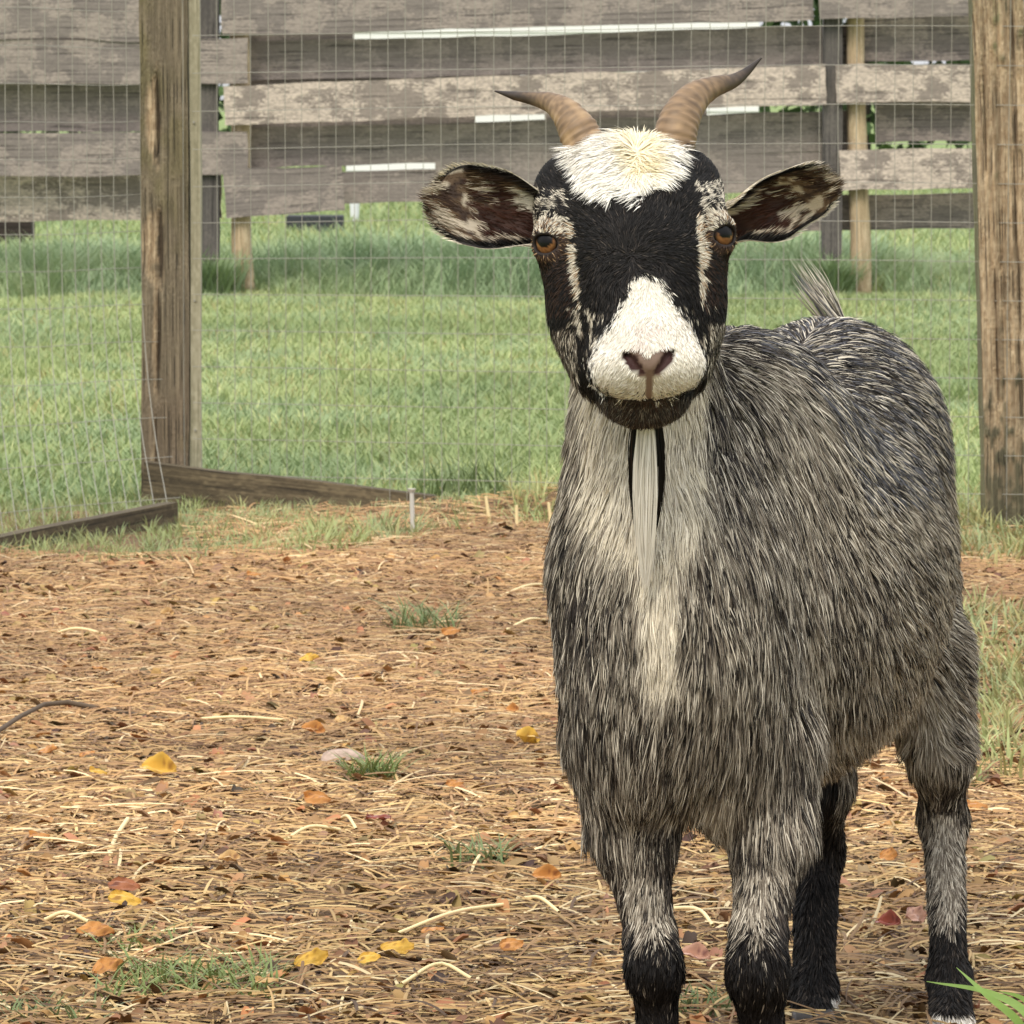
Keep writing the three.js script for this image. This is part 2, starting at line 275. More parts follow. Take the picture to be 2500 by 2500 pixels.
function surface(f, lo, hi, cell) {                                          // surface nets
  const n = [0, 1, 2].map((i) => Math.ceil((hi[i] - lo[i]) / cell) + 1), v = new Float32Array(n[0] * n[1] * n[2]), id = (i, j, k) => i + n[0] * (j + n[1] * k);
  for (let k = 0; k < n[2]; k++) for (let j = 0; j < n[1]; j++) for (let i = 0; i < n[0]; i++) v[id(i, j, k)] = f(lo[0] + i * cell, lo[1] + j * cell, lo[2] + k * cell);
  const cellId = new Int32Array(v.length).fill(-1), pos = [], idx = [], E = [[0, 1], [2, 3], [4, 5], [6, 7], [0, 2], [1, 3], [4, 6], [5, 7], [0, 4], [1, 5], [2, 6], [3, 7]];
  for (let k = 0; k < n[2] - 1; k++) for (let j = 0; j < n[1] - 1; j++) for (let i = 0; i < n[0] - 1; i++) {
    const c = []; let s = 0; for (let m = 0; m < 8; m++) { c[m] = v[id(i + (m & 1), j + ((m >> 1) & 1), k + (m >> 2))]; if (c[m] < 0) s++; }
    if (s === 0 || s === 8) continue;
    let x = 0, y = 0, z = 0, w = 0;
    for (const [a, b] of E) if ((c[a] < 0) !== (c[b] < 0)) { const t = c[a] / (c[a] - c[b]); x += lerp(a & 1, b & 1, t); y += lerp((a >> 1) & 1, (b >> 1) & 1, t); z += lerp(a >> 2, b >> 2, t); w++; }
    cellId[id(i, j, k)] = pos.length / 3; pos.push(lo[0] + (i + x / w) * cell, lo[1] + (j + y / w) * cell, lo[2] + (k + z / w) * cell);
  }
  const quad = (a, b, c, d, flip) => { if (a < 0 || b < 0 || c < 0 || d < 0) return; flip ? idx.push(a, c, b, a, d, c) : idx.push(a, b, c, a, c, d); };
  for (let k = 1; k < n[2] - 1; k++) for (let j = 1; j < n[1] - 1; j++) for (let i = 1; i < n[0] - 1; i++) {
    const s = v[id(i, j, k)] < 0;
    if (s !== v[id(i + 1, j, k)] < 0) quad(cellId[id(i, j - 1, k - 1)], cellId[id(i, j, k - 1)], cellId[id(i, j, k)], cellId[id(i, j - 1, k)], !s);
    if (s !== v[id(i, j + 1, k)] < 0) quad(cellId[id(i - 1, j, k - 1)], cellId[id(i - 1, j, k)], cellId[id(i, j, k)], cellId[id(i, j, k - 1)], !s);
    if (s !== v[id(i, j, k + 1)] < 0) quad(cellId[id(i - 1, j - 1, k)], cellId[id(i, j - 1, k)], cellId[id(i, j, k)], cellId[id(i - 1, j, k)], !s);
  }
  const nor = new Float32Array(pos.length), e = cell * 0.5;
  for (let i = 0; i < pos.length; i += 3) { const [x, y, z] = [pos[i], pos[i + 1], pos[i + 2]]; let a = f(x + e, y, z) - f(x - e, y, z), b = f(x, y + e, z) - f(x, y - e, z), c = f(x, y, z + e) - f(x, y, z - e); const l = Math.hypot(a, b, c) || 1; nor[i] = a / l; nor[i + 1] = b / l; nor[i + 2] = c / l; }
  return { pos: new Float32Array(pos), nor, idx };
}
const bodyParts = [
  ball(at(1648, 1510, 4.52), [0.098, 0.150, 0.125], 0.1),                        // chest
  ball(at(1570, 1670, 4.50), [0.060, 0.115, 0.085], 0.1), ball(at(1770, 1700, 4.54), [0.062, 0.115, 0.085], 0.1),   // shoulders
  ball(at(1790, 1200, 4.66), [0.112, 0.145, 0.150], YAW),                        // withers
  ball(at(1895, 1408, 4.76), [0.146, 0.183, 0.270], YAW),                        // barrel
  ball(at(2020, 1095, 4.97), [0.108, 0.122, 0.150], YAW),                        // rump
  bone(at(1575, 860, 4.53), 0.058, at(1610, 1330, 4.52), 0.088, 0.04),            // neck
  ball(at(2215, 1440, 4.98), [0.042, 0.135, 0.085], YAW), bone(at(2268, 1600, 4.97), 0.042, at(2293, 1830, 4.96), 0.027), bone(at(2293, 1830, 4.96), 0.025, at(2303, 2000, 4.99), 0.0175),   // near hind leg
  bone(at(2303, 2000, 4.99), 0.018, at(2318, 2390, 4.89), 0.0155, 0.02), bone(at(2318, 2390, 4.89), 0.016, at(2322, 2500, 4.83), 0.019, 0.02),
  ball(at(1900, 1500, 4.98), [0.05, 0.13, 0.085], YAW), bone(at(1950, 1700, 4.99), 0.05, at(1985, 1900, 4.98), 0.032), bone(at(1985, 1900, 4.98), 0.032, at(1995, 2080, 5.03), 0.021),  // far hind leg
  bone(at(1995, 2080, 5.03), 0.021, at(1985, 2420, 4.94), 0.018, 0.02), bone(at(1985, 2420, 4.94), 0.018, at(1985, 2510, 4.90), 0.02, 0.02),
  bone(at(1532, 1790, 4.51), 0.048, at(1548, 2020, 4.51), 0.032), bone(at(1545, 2020, 4.51), 0.031, at(1586, 2270, 4.49), 0.0185), bone(at(1588, 2290, 4.49), 0.020, at(1598, 2370, 4.48), 0.0185, 0.015), ball(at(1597, 2352, 4.468), [0.0212, 0.027, 0.0205], 0, 0.014),  // forelegs
  bone(at(1598, 2370, 4.48), 0.019, at(1612, 2640, 4.49), 0.0145, 0.015), bone(at(1612, 2640, 4.49), 0.0155, at(1616, 2700, 4.47), 0.019, 0.015),
  bone(at(1850, 1820, 4.55), 0.052, at(1880, 2030, 4.53), 0.032), bone(at(1880, 2030, 4.53), 0.030, at(1854, 2260, 4.49), 0.0205), bone(at(1852, 2290, 4.485), 0.022, at(1850, 2390, 4.47), 0.0205, 0.015), ball(at(1849, 2352, 4.462), [0.0245, 0.029, 0.023], 0, 0.014),
  bone(at(1850, 2390, 4.47), 0.021, at(1872, 2640, 4.49), 0.0145, 0.015), bone(at(1872, 2640, 4.49), 0.0155, at(1876, 2700, 4.47), 0.019, 0.015),
  bone(at(2040, 830, 5.07), 0.018, at(2040, 775, 5.10), 0.008, 0.02),             // tail
];
const bodyField = blend(bodyParts);

// head frame: u across, v up the face, w out of the face, in centimetres
const headO = at(1551, 574, 4.36), headBasis = new THREE.Matrix4();
const TILT = 33 * Math.PI / 180;
{ const e = new THREE.Matrix4().makeRotationY(0.05).multiply(new THREE.Matrix4().makeRotationZ(0.046)).multiply(new THREE.Matrix4().makeRotationX(-TILT)); headBasis.copy(e); }
const hb = headBasis.elements;
const H = (u, v, w) => V(u, v, w).multiplyScalar(0.01).applyMatrix4(headBasis).add(headO);
const Hdir = (u, v, w) => V(u, v, w).applyMatrix4(headBasis).normalize();
const toHead = (x, y, z) => { x -= headO.x; y -= headO.y; z -= headO.z; return [(hb[0] * x + hb[1] * y + hb[2] * z) * 100, (hb[4] * x + hb[5] * y + hb[6] * z) * 100, (hb[8] * x + hb[9] * y + hb[10] * z) * 100]; };
const face = (v, w) => v * Math.cos(TILT) + w * Math.sin(TILT);               // height on the face as the goat carries it
const cm = (c, r, k = 1.6) => ball(V(...c), r, 0, k), rod = (a, ra, b, rb, k = 1.4) => bone(V(...a), ra, V(...b), rb, k);
const EYES = [-1, 1].map((s) => ({ c: V(s * 6.75, 0.35, -1.15), dir: V(s * 0.62, -0.38, 0.69).normalize(), r: 1.5, s }));
const headSolid = blend([
  cm([0, 3.9, -4.0], [7.7, 6.2, 6.0]), cm([0, 1.2, -0.6], [5.0, 7.5, 3.7], 2), cm([-5.0, 6.6, -3.9], [2.7, 3.3, 3.0], 2), cm([5.0, 6.6, -3.9], [2.7, 3.3, 3.0], 2), cm([-5.6, 1.3, -2.2], [2.5, 3.4, 3.0]), cm([5.6, 1.3, -2.2], [2.5, 3.4, 3.0]),
  cm([0, -3.5, -2.4], [5.4, 7.5, 4.6], 2), cm([-4.7, -2.6, -4.2], [2.7, 5.6, 3.9], 2), cm([4.7, -2.6, -4.2], [2.7, 5.6, 3.9], 2), rod([0, -2, -0.6], 3.7, [0, -10.6, -0.2], 3.0, 2), cm([0, -11.4, -1.2], [4.6, 3.2, 3.9], 1.8),
  cm([-3.9, -5.0, -5.2], [2.7, 6.6, 3.6]), cm([3.9, -5.0, -5.2], [2.7, 6.6, 3.6]), cm([0, -8, -6.2], [4.6, 5.8, 2.6]), cm([0, -12.3, -5.2], [3.7, 2.7, 2.0], 1.2),
  cm([-2.3, -12.9, 0.1], [2.4, 1.7, 2.3], 1), cm([2.3, -12.9, 0.1], [2.4, 1.7, 2.3], 1), cm([0, -12.7, 1.7], [2.1, 1.5, 1.4], 1),
  ...EYES.map((e) => cm([e.c.x, e.c.y, e.c.z], [1.85, 1.85, 1.85], 0.7)),
]);
const NOSTRIL = [-1, 1].map((s) => [rod([s * 0.62, -14.5, 2.0], 0.24, [s * 1.55, -13.3, 2.6], 0.36), rod([s * 1.55, -13.3, 2.6], 0.34, [s * 1.95, -12.5, 2.2], 0.18)]).flat();
const mouthPoints = [[-5.0, -10.0, -2.4], [-4.1, -12.5, -2.8], [-2.0, -14.1, -2.7], [0, -14.6, -2.5], [2.0, -14.1, -2.7], [4.1, -12.5, -2.8], [5.0, -10.0, -2.4]];
const MOUTH = mouthPoints.slice(1).map((p, i) => rod(mouthPoints[i], 0.30, p, 0.30)), PHILTRUM = rod([0, -14.4, 1.9], 0.13, [0, -15.1, -1.6], 0.16);
const headCut = (x, y, z) => { let m = 9; for (const q of [...NOSTRIL, ...MOUTH, PHILTRUM]) m = Math.min(m, distOne(q, x, y, z)); return m; };
function eyeGap(e, x, y, z) {                                                // the opening between the lids
  const dx = x - e.c.x, dy = y - e.c.y, dz = z - e.c.z, f = dx * e.dir.x + dy * e.dir.y + dz * e.dir.z; if (f < 0) return 9;
  const px = dx - f * e.dir.x, py = dy - f * e.dir.y, pz = dz - f * e.dir.z, up = py * 0.84 + pz * 0.54, side = Math.sqrt(Math.max(0, px * px + py * py + pz * pz - up * up));
  return Math.hypot(side / 1.18, (up + 0.12) / 0.76) * 0.95 - 0.95;
}
function headLocal(x, y, z) {
  let d = headSolid(x, y, z); if (d > 3 || d < -3) return d;
  const s = (a, b, k) => { const h = clamp(0.5 - 0.5 * (a - b) / k); return lerp(a, b, h) + k * h * (1 - h); };
  d = s(d, -headCut(x, y, z), 0.35);
  for (const e of EYES) d = s(d, -eyeGap(e, x, y, z), 0.25);
  return d;
}
const headField = (x, y, z) => { const [u, v, w] = toHead(x, y, z); return headLocal(u, v, w) * 0.01; };

// ---------------------------------------------------------------- coat colours (markings of the animal, in its own frame)
const COAT = { black: rgb(15, 12, 11), soot: rgb(40, 35, 32), dark: rgb(74, 66, 59), grey: rgb(126, 116, 103), pale: rgb(210, 201, 184), cream: rgb(226, 216, 196), white: rgb(246, 242, 234), blue: rgb(92, 92, 98), tan: rgb(150, 122, 92), yellow: rgb(240, 222, 170), brown: rgb(58, 42, 33) };
function polygon(pts, u, s) { let inside = false; for (let i = 0, j = pts.length - 1; i < pts.length; j = i++) { const [a, b] = pts[i], [c, d] = pts[j]; if ((b > s) !== (d > s) && u < (c - a) * (s - b) / (d - b) + a) inside = !inside; } return inside; }
const POLL = [[-4.7, 9.8], [-4.7, 7.1], [-4.3, 5.4], [-3.7, 3.7], [-2.3, 3.2], [-0.4, 3.3], [0.5, 2.5], [0.9, 3.5], [3.3, 4.9], [4.1, 6.2], [4.2, 9.5]];
const MUZZLE = [[0.15, -2.9], [-1.0, -3.5], [-1.5, -4.6], [-2.3, -6.2], [-3.3, -7.8], [-4.6, -9.6], [-4.7, -10.9], [-4.0, -12.2], [-2.2, -13.2], [0, -13.5], [2.2, -13.2], [4.0, -12.1], [4.9, -10.6], [4.9, -9.4], [3.9, -8.0], [3.0, -6.2], [1.7, -4.4], [1.2, -3.4]];
function faceColour(u, v, w, r) {
  const s = face(v, w), n1 = noise(u * 2.6, v * 2.6, w * 2.6), n2 = noise(u * 1.1 + 9, v * 1.1, w * 1.1), stray = (r * 7.13) % 1 - 0.5, wu = u + (n1 - 0.5) * 0.8 + stray * 0.55, ws = s + (noise(u * 2.6 + 5, v * 2.6, w) - 0.5) * 0.8 + stray * 0.4;
  if (w > -5.5 && polygon(POLL, wu, ws)) { const y = smooth(1.7, 0.2, Math.abs(u - 0.9)) * smooth(4.0, 5.4, s) * smooth(9, 7, s); return r < 0.04 ? COAT.pale : mixc(COAT.white, COAT.yellow, clamp(y * 0.6 + 0.25 * (r - 0.5))); }
  if (w > -4.2 && polygon(MUZZLE, wu, ws)) {
    const bare = Math.abs(u) < 1.25 && s > -9.0 && s < -7.0; if (bare && n1 > 0.4) return mixc(rgb(214, 200, 188), COAT.white, r * 0.6);
    return s < -12.4 && r < 0.12 ? COAT.soot : r < 0.05 ? COAT.pale : mixc(COAT.white, COAT.cream, r * 0.7);
  }
  const a = Math.abs(u);
  if (s < -13.0) return r < 0.35 ? COAT.soot : r < 0.6 ? COAT.brown : r < 0.85 ? COAT.dark : COAT.grey;                     // chin
  if (s > 0.1 && s < 3.9 && a > 5.0 + 0.10 * (4 - s) && a < 8.2 && w > -5.0 && noise(u * 4.2, v * 3.4, w * 4.2) > (u > 0 ? 0.5 : 0.56)) return r < 0.55 ? COAT.pale : r < 0.8 ? COAT.grey : COAT.cream;   // flecks over the eyes
  if (s <= 1.2 && s > -5.6 && Math.abs(a - (5.15 + 0.05 * s + (u > 0 ? 0.1 : 0))) < (u > 0 ? 0.42 : 0.30) * smooth(-6, -3.5, s) && n2 > 0.2) return r < 0.75 ? COAT.pale : COAT.tan;       // pale line beside the eye
  if (Math.hypot(a - 7.4, s + 0.1) < 1.7) return s > 0.3 ? (r < 0.3 * n1 + 0.2 ? COAT.pale : r < 0.65 ? COAT.tan : COAT.brown) : (r < 0.2 ? COAT.tan : COAT.brown);
  if (s < -5.4 && s > -9.4 && a > 3.2 && a < 6 && n1 > 0.66 && w > -4) return r < 0.6 ? COAT.pale : COAT.grey;  // flecks beside the muzzle
  if (w < -5.4 && s < -1 || (a > 5.4 && s < -7.2)) return r < 0.3 ? COAT.black : r < 0.55 ? COAT.dark : r < 0.8 ? COAT.grey : COAT.pale;            // jaw and cheeks behind
  if (a > 5.2 && s < -0.8 && s > -6) return r < 0.6 ? COAT.black : COAT.brown;
  return r < 0.82 ? COAT.black : r < 0.96 ? COAT.soot : COAT.dark;
}
function bodyColour(p, n, r, clump) {
  const x = p.x, y = p.y, z = p.z, hind = z < -4.8;
  if (!hind && y < 0.158 + (x > 0.18 ? 0.006 : 0.0) + 0.05 * (clump - 0.5) + 0.03 * ((r * 5.7) % 1 - 0.5) + 0.5 * Math.max(0, Math.abs(x - (x < 0.16 ? 0.121 : 0.21)) - 0.012)) return r < 0.85 ? COAT.black : r < 0.97 ? COAT.soot : COAT.grey;                    // stockings
  if (hind && y < 0.030 && x > 0.3) return r < 0.9 ? COAT.white : COAT.grey;
  if (hind && (y < 0.105 + 0.05 * (clump - 0.5) + 0.03 * ((r * 5.7) % 1 - 0.5) + 0.9 * Math.max(0, Math.abs(x - 0.412) - 0.012) || (x < 0.31 && y < 0.3))) return r < 0.6 ? COAT.black : r < 0.92 ? COAT.soot : COAT.dark;
  let light = 0.55 + 0.8 * (clump - 0.5), warm = true;
  const throat = smooth(0.060, 0.036, Math.abs(x - 0.112)) * smooth(0.465 + 0.6 * Math.abs(x - 0.118), 0.51 + 0.6 * Math.abs(x - 0.118), y) * smooth(-4.56, -4.51, z), line = smooth(0.021, 0.008, Math.abs(x - 0.125 - 0.05 * (0.45 - y))) * smooth(0.37, 0.41, y) * smooth(0.60, 0.5, y) * smooth(-4.5, -4.45, z);
  light += 1.1 * Math.max(throat, line);
  if (!hind && y < 0.245 && y > 0.14) light += 0.62 * smooth(0.245, 0.21, y) * smooth(0.024, 0.008, Math.abs(x - (x < 0.16 ? lerp(0.121, 0.108, (y - 0.16) / 0.07) : lerp(0.203, 0.215, (y - 0.16) / 0.07))));                            // pale knees
  if (!hind && y > 0.23 && y < 0.30 && x > 0.165 && x < 0.192) light += 0.5;
  if (hind && y < 0.20 && y > 0.09 && n.z > 0) light += 0.55 * smooth(0.020, 0.006, Math.abs(x - 0.412));
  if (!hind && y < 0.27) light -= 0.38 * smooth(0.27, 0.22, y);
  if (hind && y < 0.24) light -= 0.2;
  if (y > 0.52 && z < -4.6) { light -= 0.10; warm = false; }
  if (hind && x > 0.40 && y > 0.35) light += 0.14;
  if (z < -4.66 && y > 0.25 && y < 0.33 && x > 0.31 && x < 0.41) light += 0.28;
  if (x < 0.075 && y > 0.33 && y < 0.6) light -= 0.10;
  const k = r; if (Math.max(throat, line) > 0.55 + 0.3 * (clump - 0.5)) return r < 0.07 ? COAT.grey : r < 0.3 ? COAT.pale : COAT.cream;
  if (k > 1 - light * 0.62) return k > 1 - light * 0.3 ? (Math.max(throat, line) > 0.3 ? COAT.cream : COAT.pale) : mixc(COAT.grey, COAT.pale, 0.5);
  if (k > 1 - light * 1.25) return warm ? COAT.grey : COAT.blue;
  return k < 0.12 ? COAT.black : k < 0.38 ? COAT.soot : COAT.dark;
}

// ---------------------------------------------------------------- build body and skin
const goat = thing('goat', 'grizzled grey goat with black face, white blaze and short curved horns, looking at the camera', 'goat', V(0.2, 0, -4.7));
const GO = goat.position;
const bodyNet = surface(bodyField, [-0.01, -0.005, -5.24], [0.50, 0.74, -4.33], 0.0065);
const headNet = surface((x, y, z) => headField(x, y, z), [0.0, 0.54, -4.56], [0.215, 0.90, -4.17], 0.0032);
function netGeometry(net, colour) {
  const g = new THREE.BufferGeometry(), p = Float32Array.from(net.pos), c = new Float32Array(p.length);
  for (let i = 0; i < p.length; i += 3) { c.set(colour(V(p[i], p[i + 1], p[i + 2]), V(net.nor[i], net.nor[i + 1], net.nor[i + 2])), i); p[i] -= GO.x; p[i + 2] -= GO.z; }
  g.setAttribute('position', new THREE.BufferAttribute(p, 3)); g.setAttribute('normal', new THREE.BufferAttribute(net.nor, 3)); g.setAttribute('color', new THREE.BufferAttribute(c, 3)); g.setIndex(net.idx); return g;
}
const noseSkin = (u, v, w) => { const s = face(v, w), half = s > -9.7 ? 2.1 : s > -11.3 ? lerp(2.1, 0.75, (-9.7 - s) / 1.6) : 0.3; return w > -2.2 && s < -8.9 - 0.5 * smooth(0.9, 0, Math.abs(u)) && s > -13.7 && Math.abs(u) < half; };
function skinHead(p) {
  const [u, v, w] = toHead(p.x, p.y, p.z), s = face(v, w);
  let cut = 9; for (const q of NOSTRIL) cut = Math.min(cut, distOne(q, u, v, w)); if (cut < 0.12) return rgb(58, 30, 28);
  let lip = 9; for (const q of MOUTH) lip = Math.min(lip, distOne(q, u, v, w)); if (lip < 0.22) return rgb(26, 20, 20);
  if (noseSkin(u, v, w)) return mixc(rgb(140, 118, 106), rgb(98, 76, 66), noise(u * 3, v * 3, w * 3) * smooth(0.2, 1.4, Math.abs(u)) + 0.2 * noise(u * 9, v * 9, w * 9));
  for (const e of EYES) { const dd = V(u, v, w).sub(e.c); if (dd.length() < 1.95 && dd.dot(e.dir) > 0) return rgb(34, 25, 22); }
  return mixc(faceColour(u, v, w, 0.5), COAT.brown, 0.25);
}
function ear(base, tip, face_, width, fold) {                                // a cupped leaf with thickness: inner and outer skin
  const e = tip.clone().sub(base), L = e.length(); e.normalize(); const n = face_.clone().addScaledVector(e, -face_.dot(e)).normalize(), s = n.clone().cross(e).normalize(), NT = 26, NA = 22, inner = [], outer = [];
  const prof = (t) => t < 0.55 ? lerp(0.62, 1, smooth(0, 0.55, t)) : Math.pow(Math.max(0, 1 - Math.pow((t - 0.55) / 0.45, 3.6)), 0.5);
  for (let i = 0; i <= NT; i++) for (let j = 0; j <= NA; j++) {
    const t = i / NT, a = (j / NA * 2 - 1), hw = width * Math.max(0.02, prof(t)), cup = lerp(1.9, 0.75, smooth(0, 0.8, t)), ang = a * cup, curl = Math.sin(ang) / Math.sin(Math.min(cup, Math.PI / 2)), depth = (1 - Math.cos(ang)) * 0.62;
    const droop = 0.10 * L * t * t, wav = fold * 0.12 * Math.sin(t * 9 + a * 2) * width;
    const q = base.clone().addScaledVector(e, L * (t - 0.05 * a * a * t)).addScaledVector(s, hw * curl).addScaledVector(n, hw * depth + wav).addScaledVector(V(0, -1, 0), droop * 0.2);
    inner.push(q); const nn = n.clone().multiplyScalar(-Math.cos(ang)).addScaledVector(s, Math.sin(ang) * 0.9).normalize(); outer.push(q.clone().addScaledVector(nn, 0.0028 * (1 - 0.6 * Math.abs(a)) * (1 - 0.5 * t)));
  }
  return { inner, outer, NT, NA, e, n, s, L };
}
const EARS = [
  { ...ear(at(1326, 540, 4.42), at(1046, 474, 4.40), V(0.18, 0.05, 1), 0.034, 1), left: true },
  { ...ear(at(1775, 530, 4.42), at(2034, 438, 4.42), V(-0.1, -0.62, 1), 0.031, 1), left: false },
];
function earColour(t, a, r, inside) {                                        // a: -1 at one rim, 1 at the other
  if (!inside) return r < 0.7 ? COAT.cream : COAT.pale;
  if (t < 0.34 - 0.2 * a && a > 0.05 + 0.5 * t && a < 0.85) return r < 0.6 ? COAT.pale : COAT.grey;
  const n = noise(t * 12, a * 6, r * 0.01 + 3);
  if (Math.abs(a) > 0.88) return n > 0.5 ? COAT.black : COAT.soot;
  if (t + 0.5 * (noise(t * 7, a * 7, 6) - 0.5) < 0.55 && Math.abs(a + 0.1) + 0.4 * (noise(t * 8, a * 8, 9) - 0.5) < 0.55) return mixc(rgb(44, 24, 18), rgb(70, 40, 28), n);
  return n > 0.56 ? mixc(COAT.pale, COAT.tan, 0.35) : n > 0.36 ? mixc(COAT.brown, COAT.tan, 0.3) : COAT.brown;
}
function earGeometry(E) {
  const pos = [], col = [], idx = [], W = E.NA + 1, half = (E.NT + 1) * W;
  [E.inner, E.outer].forEach((list, side) => list.forEach((q, k) => { pos.push(q.x - GO.x, q.y, q.z - GO.z); col.push(...earColour(Math.floor(k / W) / E.NT, ((k % W) / E.NA * 2 - 1) * (E.left ? -1 : 1), 0.5, side === 0)); }));
  for (let i = 0; i < E.NT; i++) for (let j = 0; j < E.NA; j++) { const a = i * W + j, b = a + 1, c = a + W, d = c + 1; idx.push(a, c, b, b, c, d, half + a, half + b, half + c, half + b, half + d, half + c); }
  for (let i = 0; i < E.NT; i++) for (const j of [0, E.NA]) { const a = i * W + j, c = a + W; idx.push(a, half + a, c, c, half + a, half + c); }
  for (let j = 0; j < E.NA; j++) { const a = E.NT * W + j; idx.push(a, a + 1, half + a, a + 1, half + a + 1, half + a); }
  const g = new THREE.BufferGeometry(); g.setAttribute('position', new THREE.Float32BufferAttribute(pos, 3)); g.setAttribute('color', new THREE.Float32BufferAttribute(col, 3)); g.setIndex(idx); g.computeVertexNormals(); return g;
}
const hide = new THREE.MeshStandardMaterial({ vertexColors: true, roughness: 0.75 });
{
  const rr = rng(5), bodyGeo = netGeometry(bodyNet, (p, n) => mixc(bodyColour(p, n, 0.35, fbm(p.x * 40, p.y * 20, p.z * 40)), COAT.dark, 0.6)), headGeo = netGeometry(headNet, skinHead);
  part('body', mergeGeometries([bodyGeo, headGeo, ...EARS.map(earGeometry)]), hide, goat);
}
// ---------------------------------------------------------------- fur: every lock a tapered, bent ribbon
class Strands {
  constructor(n, seg) { this.seg = seg; this.V = seg * 2 + 1; this.T = seg * 2 - 1; this.n = 0; this.pos = new Float32Array(n * this.V * 3); this.col = new Float32Array(n * this.V * 3); this.idx = new Uint32Array(n * this.T * 3); this.max = n; }
  // root, directions of the lock at its root, pull at its tip, side of the ribbon, length, width, colour
  add(px, py, pz, fx, fy, fz, nx, ny, nz, L, w, lift, droop, sx, sy, sz, c, tipx = 0, tipy = 0, tipz = 0) {
    if (this.n >= this.max) return; const o = this.n * this.V, S = this.seg;
    for (let i = 0; i <= S; i++) {
      const t = i / S, up = lift * (t - 0.55 * t * t) * L, q = t * t, x = px + fx * L * t + nx * up + tipx * q, y = py + fy * L * t + ny * up - droop * q * L + tipy * q, z = pz + fz * L * t + nz * up + tipz * q, hw = i === S ? 0 : w * 0.5 * (1 - 0.72 * t * t);
      const k = (o + i * 2) * 3; this.pos[k] = x - GO.x - sx * hw; this.pos[k + 1] = y - sy * hw; this.pos[k + 2] = z - GO.z - sz * hw;
      if (i < S) { this.pos[k + 3] = x - GO.x + sx * hw; this.pos[k + 4] = y + sy * hw; this.pos[k + 5] = z - GO.z + sz * hw; }
    }
    for (let i = 0; i < this.V; i++) this.col.set(c, (o + i) * 3);
    let k = this.n * this.T * 3; for (let i = 0; i < S; i++) { const a = o + i * 2; if (i < S - 1) { this.idx.set([a, a + 1, a + 2, a + 1, a + 3, a + 2], k); k += 6; } else this.idx.set([a, a + 1, a + 2], k); }
    this.n++;
  }
  geometry() { const g = new THREE.BufferGeometry(), m = this.n * this.V * 3; g.setAttribute('position', new THREE.BufferAttribute(this.pos.slice(0, m), 3)); g.setAttribute('color', new THREE.BufferAttribute(this.col.slice(0, m), 3)); g.setIndex(new THREE.BufferAttribute(this.idx.slice(0, this.n * this.T * 3), 1)); g.computeVertexNormals(); return g; }
}
function sampler(net, seed, weight) {
  const r = rng(seed), T = net.idx.length / 3, cum = new Float64Array(T); let s = 0; const P = net.pos, I = net.idx;
  for (let t = 0; t < T; t++) {
    const a = I[t * 3] * 3, b = I[t * 3 + 1] * 3, c = I[t * 3 + 2] * 3, ux = P[b] - P[a], uy = P[b + 1] - P[a + 1], uz = P[b + 2] - P[a + 2], vx = P[c] - P[a], vy = P[c + 1] - P[a + 1], vz = P[c + 2] - P[a + 2];
    s += Math.hypot(uy * vz - uz * vy, uz * vx - ux * vz, ux * vy - uy * vx) * weight(P[a], P[a + 1], P[a + 2], net.nor[a], net.nor[a + 1], net.nor[a + 2]); cum[t] = s;
  }
  return () => {
    const x = r() * s; let lo = 0, hi = T - 1; while (lo < hi) { const m = (lo + hi) >> 1; cum[m] < x ? lo = m + 1 : hi = m; }
    let u = r(), v = r(); if (u + v > 1) { u = 1 - u; v = 1 - v; } const w = 1 - u - v, a = I[lo * 3] * 3, b = I[lo * 3 + 1] * 3, c = I[lo * 3 + 2] * 3, N = net.nor, p = [], n = [];
    for (let k = 0; k < 3; k++) { p[k] = P[a + k] * w + P[b + k] * u + P[c + k] * v; n[k] = N[a + k] * w + N[b + k] * u + N[c + k] * v; }
    const l = Math.hypot(...n) || 1; return [V(...p), V(n[0] / l, n[1] / l, n[2] / l)];
  };
}
// locks: neighbouring strands lean together towards the middle of their lock
const LOCK = 0.0085;
function nearestLock(p) {
  const i = Math.floor(p.x / LOCK), j = Math.floor(p.y / (LOCK * 1.8)), k = Math.floor(p.z / LOCK); let best = 9, o = null;
  for (let a = -1; a < 2; a++) for (let b = -1; b < 2; b++) for (let c = -1; c < 2; c++) { const x = (i + a + hash3(i + a, j + b, k + c)) * LOCK, y = (j + b + hash3(j + b, k + c, i + a)) * LOCK * 1.8, z = (k + c + hash3(k + c, i + a, j + b)) * LOCK, d = (x - p.x) ** 2 + ((y - p.y) / 1.8) ** 2 + (z - p.z) ** 2; if (d < best) { best = d; o = [x, y, z, hash3(i + a + 71, j + b, k + c)]; } }
  return o;
}
const tangent = (f, n) => f.addScaledVector(n, -f.dot(n)).normalize();
function ribbonSide(f, n, twist) { const s = V().crossVectors(f, n).normalize(); return s.applyAxisAngle(f, twist); }
const furMaterial = new THREE.MeshPhysicalMaterial({ vertexColors: true, roughness: 0.6, specularIntensity: 0.45, side: THREE.DoubleSide });
